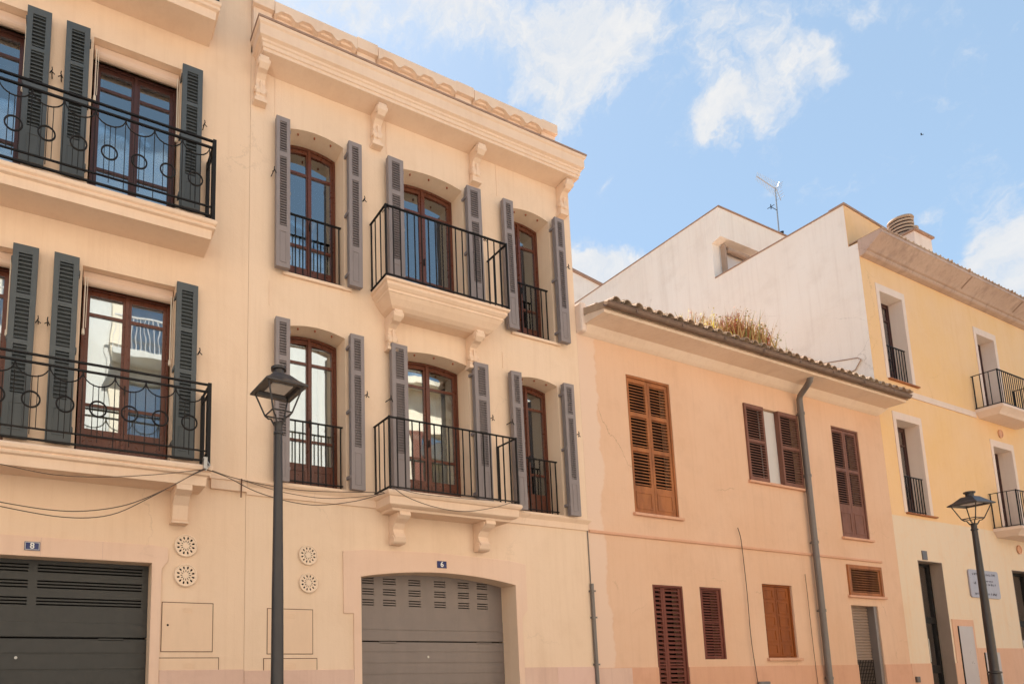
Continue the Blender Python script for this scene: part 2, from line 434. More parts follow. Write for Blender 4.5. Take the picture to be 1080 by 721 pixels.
def juliet(parent, x0, x1, y, z0, z1, n):
    m = MB(); r = .007
    m.box(x0, x1, y - .014, y + .014, z1 - .016, z1)
    m.box(x0, x1, y - .011, y + .011, z0 + .06, z0 + .074)
    for k in range(n + 1):
        x = x0 + .03 + (x1 - x0 - .06) * k / n; m.box(x - r, x + r, y - r, y + r, z0, z1 - .01)
    return m.build('railing', MAT['iron'], parent)

def scroll_bracket(parent, xc, w, ztop, h, p, mat, y0=0.0, name='bracket'):
    """classical S console seen on the cornice and the balconies"""
    m = MB(); prof = []
    S = [(0, 0), (.0, -1), (.12, -1), (.30, -.97), (.34, -.90), (.30, -.83), (.38, -.80), (.40, -.70), (.34, -.60), (.30, -.50), (.36, -.40),
         (.55, -.32), (.78, -.30), (.95, -.20), (1.0, -.08), (.94, 0)]
    poly = [(y0 - a * p, ztop + b * h) for a, b in S]
    m.prism(poly, 'x', xc - w / 2 * .8, xc + w / 2 * .8)
    # fillets and volute rolls
    for cxp, czp, rr in ((.80, -.15, .17), (.24, -.68, .14)):
        yy, zz = y0 - cxp * p, ztop + czp * h; r = rr * min(p, h)
        for s in (-1, 1):
            m.tube([(xc + s * w * .38, yy, zz), (xc + s * w * .52, yy, zz)], r * 1.1, 14)
            m.tube([(xc + s * w * .50, yy, zz), (xc + s * w * .56, yy, zz)], r * .45, 10)
    m.box(xc - w * .55, xc + w * .55, y0 - p * .40, y0, ztop - h * 1.04, ztop - h * .95)
    m.box(xc - w * .06, xc + w * .06, y0 - p * .42, y0 - p * .2, ztop - h * .82, ztop - h * .45)
    return m.build(name, mat, parent, bevel=.004)

def rosette(parent, x, z, r):
    m = MB(); n = 48
    outer = [(x + r * math.cos(2*math.pi*i/n), z + r * math.sin(2*math.pi*i/n)) for i in range(n)]
    holes = []
    for k in range(12):
        a = 2 * math.pi * k / 12
        def P(rad, da): return (x + rad * r * math.cos(a + da), z + rad * r * math.sin(a + da))
        holes.append([P(.22, 0), P(.38, .13), P(.52, .0), P(.38, -.13)])
        a2 = a + math.pi / 12
        def Q(rad, da): return (x + rad * r * math.cos(a2 + da), z + rad * r * math.sin(a2 + da))
        holes.append([Q(.5, 0), Q(.64, .13), Q(.78, .09), Q(.80, 0), Q(.78, -.09), Q(.64, -.13)])
    m.plate(outer, holes, -.022, -.008)
    rim = [(x + r * .95 * math.cos(2*math.pi*i/32), -.022, z + r * .95 * math.sin(2*math.pi*i/32)) for i in range(32)]
    m.tube(rim, r * .07, 6, closed=True)
    o = m.build('vent_grille', MAT['rosette'], parent)
    d = MB(); d.tube([(x, -.006, z), (x, -.002, z)], r * .9, 32); d.build('duct', MAT['black'], o)
    return o

def meter_door(parent, x0, x1, z0, z1, keyhole=True, low=None):
    m = MB(); g = .008
    m.plate(rect(x0, x1, z0, z1), [rect(x0 + g, x1 - g, z0 + g, z1 - g)], -.004, 0)
    fr = m.build('meter_door_frame', MAT['groove'], parent)
    d = MB(); xc = (x0 + x1) / 2; w = (x1 - x0) * .09
    holes = [rect(xc - w, xc + w, z1 - .075 - i * .022, z1 - .069 - i * .022) for i in range(3)]
    d.plate(rect(x0 + g, x1 - g, z0 + g, z1 - g), holes, -.006, 0)
    o = d.build('meter_door', MAT['meter'], parent)
    k = MB()
    if keyhole: k.tube([(x0 + .07, -.009, (z0 + z1) / 2 + .02), (x0 + .07, -.004, (z0 + z1) / 2 + .02)], .012, 10); k.build('keyhole', MAT['black'], o)
    return o

def text(s, x, z, y, size, mat, parent, name='digit'):
    cu = bpy.data.curves.new(name, 'FONT'); cu.body = s; cu.size = size; cu.extrude = .001; cu.align_x = 'CENTER'; cu.align_y = 'CENTER'
    cu.offset = size * .02
    cu.materials.append(mat); t_ = bpy.data.objects.new('tmp', cu); col.objects.link(t_); bpy.context.view_layer.update()
    me = bpy.data.meshes.new_from_object(t_.evaluated_get(bpy.context.evaluated_depsgraph_get())); bpy.data.objects.remove(t_)
    o = bpy.data.objects.new(name, me); col.objects.link(o)
    o.rotation_euler = (R(90), 0, 0); place(o, (x, y, z), parent); return o

# ================================================================== GROUND
g = MB(); g.box(-400, 400, -400, 400, -.3, -.02); structure(g.build('ground', MAT['ground']))
g = MB(); g.box(-60, 80, -7.3, -1.75, -.02, .0); structure(g.build('road', MAT['asphalt']))
def pave(y0, y1, name):
    g = MB(); x = -30.0
    g.box(-60, 80, y0, y1, -.02, .1)
    return structure(g.build(name, MAT['paving']))
pave(-2.15 + .0, 0.0, 'pavement')
pave(-9.0, -7.9, 'opposite_pavement')
g = MB()
for (ya, yb) in ((-2.3, -2.153), (-7.897, -7.75)):
    x = -60.0
    while x < 80: g.box(x, x + .99, ya, yb, -.02, .12); x += 1.0
structure(g.build('kerb', MAT['paving'], bevel=.01))

# ================================================================== HOUSE NUMBER 8 (left)
h8 = thing('apartment_house', (-.5, 3, 0), 'apricot plastered apartment house numbered 8 with dark slate shutters and wide stacked balconies', 'house', 'plastered houses along the street')
LX8, RX8 = -6.0, 2.03
win8 = []
for z0, z1 in ((3.73, 5.97), (6.66, 8.87), (9.62, 11.8)):
    for xa in (.12, -1.58, -3.3):
        win8.append((xa, xa + 1.02, z0, z1))
holes = [rect(*w) for w in win8] + [rect(-1.75, .97, .1, 2.66), rect(-5.3, -2.6, .1, 2.66)]
w = MB(); w.plate(rect(LX8, RX8, 0, 12.9), holes, 0, .30)
w.build('wall', MAT['beige8'], h8)
w = MB(); w.box(LX8, LX8 + .3, .30, 8, 0, 12.9); w.box(RX8 - .3, RX8, .30, 8, 0, 12.9); w.box(LX8, RX8, 8, 8.3, 0, 12.9); w.build('side_wall', MAT['beige8'], h8)
w = MB(); w.box(LX8, RX8, .30, 8, 12.6, 12.9); w.box(LX8 + .3, RX8 - .3, .32, 8, 3.5, 3.7); w.box(LX8 + .3, RX8 - .3, .32, 8, 6.4, 6.6); w.box(LX8 + .3, RX8 - .3, .32, 8, 9.3, 9.5); w.build('roof', MAT['copper'], h8)

def rolled_blind(parent, x0, x1, z1, y, drop=.16):
    m = MB(); m.box(x0 + .01, x1 - .01, y - .05, y + .02, z1 - drop * .55, z1 - .004)
    m.tube([(x0 + .015, y - .03, z1 - drop * .72), (x1 - .015, y - .03, z1 - drop * .72)], .045, 12)
    o = m.build('blind', MAT['blind'], parent, bevel=.004)
    for x, L in ((x0 + .035, .62), (x1 - .035, .8)):
        c = MB()
        c.tube([(x, y - .09, z1 - .1), (x, y - .09, z1 - .1 - L)], .007, 6)
        c.lathe([(.004, z1 - .1 - L - .07), (.018, z1 - .1 - L - .06), (.014, z1 - .1 - L)], x, y - .09, 8)
        c.tube([(x + .025, y - .09, z1 - .1), (x + .022, y - .09, z1 - .1 - L * .97)], .004, 6)
        c.build('cord', MAT['cord'], o)

for i, (xa, xb, z0, z1) in enumerate(win8):
    if xa < -2: 
        pass
    fw = french_window(h8, xa + .02, xb - .02, z0, z1 - .12, 0, .2, MAT['wooddark'] if z0 > 6 else MAT['wood'], rows=(0, .15, .66, .80), curtain='net' if xa > 0 else 'both', thick_mid=.012)
    rolled_blind(h8, xa, xb, z1, .14)

secs8 = [(.045, .26), (.285, .50), (.525, .775)]
for z0, z1 in ((3.86, 5.99), (6.96, 8.86), (9.9, 11.8)):
    for xa, xb, hl in ((1.14, 1.39, False), (-.17, .085, True), (-.58, -.33, False), (-1.87, -1.62, True), (-2.28, -2.03, False)):
        shutter(h8, xa, xb, z0, z1, -.10, .06, MAT['shut8'], secs8, (.82, .96), pitch=.045, hinge_left=hl, latch=.62)

def slab_profile(p, zt, h):
    return [(p - .06, zt - h), (p - .05, zt - h * .55), (p - .02, zt - h * .5), (p - .012, zt - h * .40), (p - .03, zt - h * .34), (p - .005, zt - h * .26), (p, zt - h * .12), (p - .008, zt - h * .05), (p - .02, zt)]

for k, (zt, zr) in enumerate(((3.72, 4.66), (6.66, 7.68), (9.56, 10.55))):
    m = MB(); xr = 1.53
    m.mould(-5.6, xr, slab_profile(.42, zt, .23))
    sl = m.build('balcony', MAT['trim6'], h8, bevel=.003)
    # ornamental iron railing: double top rail, garlands, rings and bars
    r = MB(); xa, xb, yf = -5.55, 1.485, -.38; zb = zt + .06
    for za in (zr, zr - .085, zb + .0):
        r.box(xa, xb + .012, yf - .013, yf + .013, za - .018, za)
        r.box(xb - .012, xb + .012, yf, -.01, za - .018, za)
    r.box(xa, xb + .012, yf - .010, yf + .010, zb + .095, zb + .11); r.box(xb - .010, xb + .010, yf, -.01, zb + .095, zb + .11)
    r.box(xb - .02, xb + .02, yf - .02, yf + .02, zt - .01, zr + .01)
    r.box(xb - .018, xb + .018, -.05, -.014, zt, zr)
    for yy in (-.14, -.26): r.box(xb - .006, xb + .006, yy - .006, yy + .006, zb, zr - .09)
    mod = .315; x = 1.27; zc = zb + .40; ztop = zr - .1
    while x > xa + .1:
        r.tube([(x + .082 * math.cos(t * math.pi / 12), yf, zc + .082 * math.sin(t * math.pi / 12)) for t in range(24)], .010, 6, closed=True)
        r.tube([(x + mod * .5 * math.cos(math.pi + t * math.pi / 10), yf, ztop + .14 * math.sin(math.pi + t * math.pi / 10)) for t in range(11)], .007, 6)
        for dx, za, zz in ((0, zb + .04, ztop - .13), (-.055, zb + .04, ztop - .12), (.055, zb + .04, ztop - .12)):
            r.box(x + dx - .004, x + dx + .004, yf - .004, yf + .004, za + abs(dx), zz)
        r.box(x + mod / 2 - .0045, x + mod / 2 + .0045, yf - .0045, yf + .0045, zb - .01, ztop + .02)
        x -= mod
    r.build('railing', MAT['iron'], sl)
    if k == 0:
        for xc in (1.24, -2.2):
            b = MB(); poly = [(0, zt - .23), (0, zt - .60), (-.10, zt - .60), (-.12, zt - .57), (-.16, zt - .42), (-.24, zt - .33), (-.36, zt - .29), (-.36, zt - .23)]
            b.prism(poly, 'x', xc - .085, xc + .085); b.box(xc - .095, xc + .095, -.15, 0, zt - .615, zt - .595)
            b.build('bracket', MAT['trim6'], sl, bevel=.004)

# garage door of number 8
def garage(parent, x0, x1, zs, rise, y, mat, groups, split, vz, nslot, pitch, z0=.1, lockx=None):
    m = MB(); holes = []
    for (a, b) in groups:
        for zr in vz:
            for k in range(nslot): holes.append(rect(a, b, zr - k * .034, zr - k * .034 + .014))
    top = arch(x0, x1, split + .004, zs, rise)
    m.plate(top, holes, y, y + .03)
    m.box(x0, x1, y + .0, y + .03, z0, split - .012)
    z = split
    lines = []
    zz = split + pitch
    while zz < zs - .02: lines.append(zz); zz += pitch
    zz = split - pitch
    while zz > z0 + .1: lines.append(zz); zz -= pitch
    # pressed ribs: each panel a shallow raised strip except where slots are
    for a, b in zip(sorted(lines + [split, z0]), sorted(lines + [split, z0])[1:]):
        if b - a < .04 or b > min(vz) - nslot * .034 - .02 and a > split: continue
        m.box(x0 + .004, x1 - .004, y - .008, y, a + .009, b - .009 - (.012 if abs(b - split) < .01 else 0))
    door = m.build('garage_door', mat, parent, bevel=.002)
    for l in lines:
        if l > min(vz) - nslot * .034 - .02 and l > split:
            pass
    s = MB()
    for fx in (.22, .86): s.box(x0 + (x1 - x0) * fx - .13, x0 + (x1 - x0) * fx + .13, y - .008, y + .002, split - .03, split - .006)
    s.build('hinge_cover', mat, door)
    d = MB(); d.prism(arch(x0 + .01, x1 - .01, z0, zs - .01, rise), 'y', y + .08, y + .1); d.build('back_panel', MAT['black'], door)
    if lockx is not None:
        l = MB(); zl = split - .21; l.tube([(lockx, y - .016, zl), (lockx, y, zl)], .015, 14); l.build('lock', MAT['alu'], door)
    return door

gz = zed(80, 672, .22)
garage(h8, -1.75, .97, 2.66, 0, .22, MAT['garage8'], [(-1.60, -.93), (-.86, -.26), (-.17, .90)][1:2] + [(-.86 + .0, -.26)][:0] + [(-.17, .90), (-1.62, -.93)], gz, (2.60, 2.43, 2.25), 3, .17, lockx=-.33 + .0)
garage(h8, -5.3, -2.6, 2.66, 0, .22, MAT['garage8'], [(-5.2, -4.1), (-3.9, -2.7)], gz, (2.60, 2.43, 2.25), 3, .17)
s = MB()
# stone surround with a shouldered lintel
out = [(.97, .4), (1.075, .4), (1.075, 2.60), (1.14, 2.69), (1.14, 2.84), (.98, 2.86), (-1.9, 2.87), (-1.9, .4), (-1.75, .4), (-1.75, 2.66), (.97, 2.66)]
s.prism(out, 'y', -.022, 0)
s.build('door_surround', MAT['surround'], h8, bevel=.003)
s = MB()
for xj in (-.15, .45, -.85): s.box(xj, xj + .005, -.0228, -.021, 2.67, 2.86)
s.build('stone_joint', MAT['dado_stone'], h8)
for xa, xb in ((1.08, 2.03), (-2.5, -1.9)):
    s = MB(); s.box(xa, xb, -.012, 0, .1, 1.495); s.build('dado', MAT['dado_stone'], h8, bevel=.003)
s = MB(); s.box(1.60, 2.03, -.045, 0, 3.57, 3.70); s.box(1.58, 2.03, -.06, 0, 3.685, 3.71); s.build('string_course', MAT['trim6'], h8, bevel=.003)
a, b = on_y(26, 570.5, -.022), on_y(42, 580.5, -.022)
s = MB(); s.box(a.x, b.x, -.032, -.022, b.z, a.z); pl = s.build('number_plate', MAT['plateblue'], h8)
s = MB(); s.plate(rect(a.x + .006, b.x - .006, b.z + .006, a.z - .006), [rect(a.x + .010, b.x - .010, b.z + .010, a.z - .010)], -.0332, -.032); s.build('plate_border', MAT['platewhite'], pl)
text('8', (a.x + b.x) / 2, (a.z + b.z) / 2, -.0335, .085, MAT['platewhite'], pl)
for q in ((195.8, 575.2), (195.6, 606.4)):
    p = on_y(*q); rosette(h8, p.x, p.z, .128)
for o in (meter_door(h8, 1.09, 1.665, 1.69, 2.24), meter_door(h8, 1.06, 1.74, .85, 1.63, False)): pass

# ================================================================== HOUSE NUMBER 6 (middle)
h6 = thing('arched_window_house', (4.76, 3, 0), 'beige house numbered 6 with arched windows, lilac grey shutters and scroll bracket cornice', 'house', 'plastered houses along the street')
L6, R6 = 2.034, 7.50
A6 = [(2.56, 3.36), (4.26, 5.34), (6.24, 7.03)]
fl = [(3.75, 5.80, .06), (6.54, 8.59, .065)]
holes = [arch(a, b, z0 if i != 1 else z0 - .02, zs, r) for z0, zs, r in fl for i, (a, b) in enumerate(A6)]
holes.append(arch(3.55, 6.02, .1, 2.64, .11, 20))
w = MB(); w.plate(rect(L6, R6, 0, 9.5), holes, 0, .32); w.build('wall', MAT['beige6'], h6)
w = MB(); w.box(R6 - .3, R6, .32, 8, 0, 9.5); w.box(L6, L6 + .3, .32, 8, 0, 9.5); w.box(L6, R6, 8, 8.3, 0, 9.5); w.build('side_wall', MAT['beige6'], h6)
w = MB(); w.box(L6, R6, 0.1, 8.3, 9.5, 9.62); w.box(L6 + .3, R6 - .3, .34, 8, 3.45, 3.65); w.box(L6 + .3, R6 - .3, .34, 8, 6.3, 6.45); w.build('roof', MAT['copper'], h6)
for fi, (z0, zs, r) in enumerate(fl):
    for i, (a, b) in enumerate(A6):
        zz = z0 if i != 1 else z0 - .02
        french_window(h6, a + .005, b - .005, zz, zs - .01, r, .26, MAT['wood'], rows=(0, .15, .67, .83) if fi == 0 else (0, .17, .70, .86), thick_mid=.0 if i != 1 else .015,
                      curtain='both', drape_side=2 if (fi + i) % 2 else 0)
        # soffit hooks
        hk = MB()
        for t in (.2, .5, .8):
            x = a + (b - a) * t; z = arch_z(a, b, zs, r, x); hk.tube([(x, .07, z - .022), (x, .07, z + .01)], .012, 8)
        hk.build('hook', MAT['rust'], h6)
        zt = zs + (.02 if fi else .02)
        wd = .19 if i != 1 else .25
        zb = (3.73 if fi == 0 else 6.50)
        S = [(.03, .235), (.27, .73)] 
        for xa, xb, hl in ((a - wd - .02, a - .02, True), (b + .015, b + .015 + (wd if i == 1 else .2), False)):
            shutter(h6, xa, xb, zb, zt, -.125, .075, MAT['shut6'], S, (.765, .97), pitch=.036, hinge_left=hl, latch=.62)
        if i != 1:
            zr = zed(330, 232, .1) if fi else zed(333, 446, .1)
            juliet(h6, a - .0, b + .0, .10, zz, zr, 7)
# window sills upper floor
for a, b in (A6[0], A6[2]):
    s = MB(); s.box(a - .08, b + .10, -.035, 0, 6.475, 6.515); s.build('sill', MAT['trim6'], h6, bevel=.006)
# string course, in two runs broken by the balcony
for xa, xb in ((L6, 3.78), (5.88, 7.52)):
    s = MB(); s.mould(xa, xb, [(.02, 3.545), (.02, 3.64), (.035, 3.66), (.055, 3.685), (.065, 3.70), (.06, 3.715)], left=False, right=xb > 7)
    s.build('string_course', MAT['trim6'], h6, bevel=.003)
# thin render joints
s = MB()
for x, za, zb in ((2.36, 8.7, 9.28), (2.30, 6.02, 6.35), (4.04, 8.75, 9.26), (6.0, 8.72, 9.3), (5.97, 5.9, 6.15)): s.box(x, x + .010, -.006, 0, za, zb)
s.build('render_joint', MAT['trim6'], h6)
# cornice
m = MB()
m.mould(L6 - .012, 7.56, [(.0, 9.26), (.27, 9.30), (.27, 9.345), (.285, 9.35), (.285, 9.40), (.30, 9.41), (.30, 9.44), (.335, 9.46), (.335, 9.60), (.355, 9.62), (.36, 9.66), (.34, 9.675), (.0, 9.70)], left=True, right=True)
co = m.build('cornice', MAT['trim6'], h6, bevel=.003)
m = MB(); m.box(L6 - .02, 7.57, -.368, .1, 9.662, 9.69); m.build('drip_edge', MAT['copper'], co)
for xc in (2.14, 3.86, 5.56, 7.30): scroll_bracket(h6, xc, .155, 9.27, .51, .25, MAT['trim6'])
# parapet with blocks and wavy tile coping
m = MB(); m.box(L6, 7.20, -.03, .2, 9.6, 10.14)
m.mould(L6, 7.20, [(.05, 10.14), (.06, 10.18), (.085, 10.22), (.085, 10.29), (.05, 10.31)], y0=-.02, left=False, right=True)
m.box(L6 + .001, 7.19, -.012, .25, 10.142, 10.3065)
for xa, xb in ((2.04, 2.30), (3.56, 3.86), (5.24, 5.54), (6.93, 7.22)):
    m.box(xa, xb, -.06, .22, 9.69, 10.14); m.box(xa - .015, xb + .015, -.112, .24, 10.141, 10.312)
pp = m.build('parapet', MAT['trim6'], h6, bevel=.004)
m = MB()
for xa, xb in ((2.32, 3.54), (3.88, 5.22), (5.56, 6.91)):
    n = 64; k = 4
    top = [(xa + (xb - xa) * i / n, 10.282) for i in range(n + 1)]
    bot = [(xa + (xb - xa) * i / n, 10.145 - .035 * math.cos(2 * math.pi * k * i / n) - .012 * math.cos(4 * math.pi * k * i / n)) for i in range(n, -1, -1)]
    m.prism(top + bot, 'y', -.118, -.028)
m.build('wavy_frieze', MAT['trim6'], pp, bevel=.004)
# upper balcony: deep moulded slab on scroll consoles
m = MB()
m.mould(3.75, 5.78, [(.17, 6.22), (.22, 6.235), (.27, 6.27), (.33, 6.34), (.36, 6.385), (.37, 6.39), (.37, 6.42), (.385, 6.43), (.41, 6.46), (.41, 6.50), (.435, 6.51), (.44, 6.54), (.42, 6.555)])
b6 = m.build('balcony', MAT['trim6'], h6, bevel=.003)
bar_railing(b6, 3.765, 5.765, .425, 6.57, 7.56, 18, 3)
for xc in (4.03, 5.37): scroll_bracket(b6, xc, .15, 6.23, .48, .28, MAT['trim6'])
# lower balcony: thin slab
m = MB()
m.mould(3.74, 5.86, [(.29, 3.47), (.30, 3.50), (.34, 3.51), (.375, 3.53), (.38, 3.63), (.40, 3.64), (.415, 3.67), (.41, 3.70), (.39, 3.71)])
b6 = m.build('balcony', MAT['trim6'], h6, bevel=.003)
bar_railing(b6, 3.775, 5.80, .40, 3.73, 4.65, 18, 3)
for xc in (4.05, 5.40):
    b = MB(); z = 3.47
    poly = [(0, z), (0, z - .40), (-.09, z - .40), (-.15, z - .36), (-.17, z - .31), (-.13, z - .26), (-.11, z - .20), (-.16, z - .13), (-.25, z - .09), (-.30, z - .05), (-.29, z)]
    b.prism(poly, 'x', xc - .08, xc + .08)
    b.tube([(xc - .095, -.10, z - .34), (xc + .095, -.10, z - .34)], .055, 14); b.tube([(xc - .09, -.22, z - .05), (xc + .09, -.22, z - .05)], .045, 14)
    b.build('bracket', MAT['trim6'], b6, bevel=.004)
# garage
zsp = zed(450, 676, .3); pt = zed(450, 640, .3) - zed(450, 651.1, .3)
gd = .30
grp = [(on_y(p, 630, gd).x, on_y(q, 630, gd).x) for p, q in ((382, 394.5), (404, 417.6), (431, 443.7), (458, 470), (483, 494.8), (503, 514))]
garage(h6, 3.55, 6.02, 2.64, .11, gd, MAT['garage6'], grp, zsp, (zed(440, 612.5, gd), zed(440, 623.5, gd), zed(440, 634.5, gd)), 3, pt, lockx=on_y(451, 687, gd).x)
s = MB()
left = [(3.55, .4), (3.55, 2.64)]
ar = arch(3.55, 6.02, .4, 2.64, .11, 20)[2:]     # right spring -> left spring
poly = [(6.02, .4)] + ar + [(3.55, .4), (3.44, .4), (3.44, 2.17), (3.30, 2.17), (3.30, 2.95), (3.6, 2.99), (4.7, 3.02), (5.9, 2.99), (6.22, 2.95), (6.22, 2.30), (6.12, 2.17), (6.12, .4)]
s.prism(poly, 'y', -.016, 0)
s.build('door_surround', MAT['surround'], h6, bevel=.004)
for xa, xb in ((2.036, 3.44), (6.12, 6.72), (6.722, 7.50)):
    s = MB(); s.box(xa, xb, -.012, 0, .1, 1.48); s.build('dado', MAT['dado_stone'] if xa != 6.722 else MAT['dado_light'], h6, bevel=.002)
a, b = on_y(461, 591, -.02), on_y(471, 599, -.02)
s = MB(); s.box(a.x, b.x, -.024, -.0165, b.z, a.z); pl = s.build('number_plate', MAT['plateblue'], h6)
text('6', (a.x + b.x) / 2, (a.z + b.z) / 2, -.025, .10, MAT['platewhite'], pl)
for q in ((324.6, 585.2), (325, 614.3)):
    p = on_y(*q); rosette(h6, p.x, p.z, .122)
meter_door(h6, on_y(281.4, 665).x, on_y(330, 665).x, 1.665, 2.205)
meter_door(h6, on_y(277.5, 710).x, on_y(334.5, 710).x, .85, 1.62, False)
# grey conduit on the corner
s = MB(); p0 = on_y(622, 615, -.03); s.tube([(p0.x + .04, -.03, p0.z), (p0.x + .04, -.03, .1)], .028, 10)
for z in (2.2, 1.5, 2.6): s.box(p0.x, p0.x + .08, -.062, 0, z, z + .025)
s.tube([(p0.x + .04, -.01, 3.55), (p0.x + .04, -.012, p0.z)], .008, 6)
s.build('conduit', MAT['pipe'], h6, smooth=True)

# ================================================================== PEACH COTTAGE
ct = thing('peach_house', (11.9, 3, 0), 'low peach coloured house with brown louvred shutters and tiled eave with gutter', 'house', 'plastered houses along the street')
LC, RC = 7.502, 16.27
CW = dict(C1=(8.55, 9.60, 3.94, 6.30), C2=(11.57, 13.20, 4.83, 6.30), C3=(14.36, 15.33, 3.99, 6.30), C4=(8.82, 9.53, .25, 2.78), C5=(9.95, 10.50, 1.58, 2.79),
          C6=(11.63, 12.50, 1.60, 2.92), C7=(14.34, 15.55, 2.82, 3.43), C8=(14.36, 15.30, .1, 2.62))
w = MB(); w.plate(rect(LC, RC, 0, 6.86), [rect(*v) for v in CW.values()], 0, .30); w.build('wall', MAT['peach'], ct)
w = MB(); w.box(LC, LC + .25, .30, 8, 0, 6.86); w.box(LC, RC, 8, 8.3, 0, 6.86); w.box(LC + .25, RC - .02, .3, 8, 3.4, 3.6); w.build('side_wall', MAT['peach'], ct)
# eave: cove, soffit box, gutter, tiles
m = MB(); m.mould(LC + .10, RC + .02, [(.0, 6.775), (.03, 6.79), (.06, 6.81), (.10, 6.85), (.14, 6.90), (.15, 6.905), (.15, 6.93)], left=False, right=True); m.build('eave_moulding', MAT['cottrim'], ct)
m = MB(); m.box(LC + .06, RC - .06, -.50, .3, 6.90, 7.04); m.build('eave_soffit', MAT['cottrim'], ct, bevel=.006)
m = MB(); m.box(LC, LC + .12, -.12, .3, 6.78, 7.28); m.build('party_stub', MAT['whitetrim'], ct, bevel=.03)
gutter_y, gz0 = -.575, 7.005
m = MB(); x0g, x1g = LC + .02, RC - .10; n = 10
prof = [(gutter_y + .052 * math.cos(math.pi + math.pi * i / n), gz0 + .062 * math.sin(math.pi + math.pi * i / n)) for i in range(n + 1)]
prof += [(gutter_y + .046 * math.cos(-math.pi * i / n), gz0 + .056 * math.sin(-math.pi * i / n)) for i in range(n + 1)]
m.prism(prof, 'x', x0g, x1g)
for x in [x0g + .6 + i * 1.05 for i in range(8)]: m.box(x, x + .02, gutter_y - .058, gutter_y - .050, gz0 - .06, gz0 + .01)
m.tube([(x0g, gutter_y - .053, gz0), (x1g, gutter_y - .053, gz0)], .008, 6)
m.build('gutter', MAT['gutter'], ct, smooth=True)
# roof plane + barrel tiles
pitch_t = math.tan(R(15)); rz = lambda y: 7.045 + (y + .6) * pitch_t
m = MB(); m.prism([(-.52, rz(-.52) - .005), (4.2, rz(4.2) - .005), (4.2, rz(4.2) - .12), (-.52, rz(-.52) - .12)], 'x', LC + .05, RC - .02)
m.prism([(4.2, rz(4.2) - .005), (8.3, 7.1), (8.3, 6.98), (4.2, rz(4.2) - .12)], 'x', LC + .05, RC - .02)
rf = m.build('roof', MAT['tile'], ct)
m = MB(); nt_ = 36; sp = (RC - LC - .12) / nt_
for i in range(nt_):
    xc = LC + .12 + sp * (i + .5)
    for cover in (1, 0):
        x = xc + (0 if cover else sp / 2)
        jit = random.uniform(-.015, .015); rows_ = 7 if cover else 1
        for j in range(rows_):
            ya = -.60 + j * .36 + (jit if j == 0 else 0) + (0 if cover else .02); yb = ya + .42; ra, rb = (.088, .07); N_ = 8
            if not cover: ra, rb = .07, .08
            vs = []; fs = []
            for yy, rr, dz in ((ya, ra, .018), (yb, rb, .0)):
                for off in (0, -.014):
                    for t in range(N_ + 1):
                        a_ = math.pi * t / N_
                        s_ = 1 if cover else -1
                        vs.append((x + jit * .4 + (rr + off) * math.cos(a_), yy, rz(yy) + dz + (0.005 if cover else .075) + s_ * (rr + off) * math.sin(a_) * .85))
            q = N_ + 1
            for t in range(N_):
                fs += [(t, t + 1, 2*q + t + 1, 2*q + t), (q + t, 3*q + t, 3*q + t + 1, q + t + 1), (t, q + t, q + t + 1, t + 1)]
            m.add(vs, fs)
m.build('roof_tiles', MAT['tile'], rf, smooth=True)
m = MB(); m.box(LC, 15.62, -.028, 0, 3.525, 3.57); m.build('string_course', MAT['cottdado'], ct, bevel=.006)
for a_, b_ in ((LC + .005, 8.82), (9.53, 14.36), (15.30, RC)):
    m = MB(); m.box(a_, b_, -.014, 0, .1, 1.46); m.build('dado', MAT['cottdado'], ct, bevel=.004)
m = MB(); m.box(LC + .006, 8.22, -.019, -.014, .1, 1.455); m.build('stone_slab', MAT['dado_stone'], ct)

def closed_shutters(parent, x0, x1, z0, z1, mat, secs, panel=None, pitch=.05, leaves=2, y=.03, sill=True, label=None, fr=.035, split=None):
    m = MB(); m.plate(rect(x0, x1, z0, z1), [rect(x0 + fr, x1 - fr, z0 + .015, z1 - fr)], y - .02, y + .06)
    f = m.build('shutter_frame', mat, parent, bevel=.003, label=label)
    a, b = x0 + fr, x1 - fr; mid = (a + b) / 2 if split is None else a + (b - a) * split
    sp_ = [(a, mid - .003), (mid + .003, b)] if leaves == 2 else [(a, b)]
    H = z1 - z0
    for (p, q) in sp_:
        s = MB(); st = .055 if q - p > .35 else .04
        hs = [rect(p + st, q - st, z1 - H * v, z1 - H * u) for u, v in secs]
        s.plate(rect(p, q, z0 + .02, z1 - fr - .004), hs, y, y + .035)
        for u, v in secs: slats(s, p + st, q - st, z1 - H * v, z1 - H * u, y - .004, y + .032, pitch, th=.014, tilt=.55)
        if panel:
            for u, v in panel:
                s.plate(rect(p + st, q - st, z1 - H * v, z1 - H * u), [rect(p + st + .03, q - st - .03, z1 - H * v + .03, z1 - H * u - .03)], y - .008, y + .001)
        s.build('shutter_leaf', mat, f, bevel=.002)
    if sill:
        s = MB(); s.box(x0 - .05, x1 + .07, -.05, .02, z0 - .05, z0 - .004); s.build('sill', MAT['cottdado'], parent, bevel=.006)
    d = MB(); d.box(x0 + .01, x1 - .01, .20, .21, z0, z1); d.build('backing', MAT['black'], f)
    return f

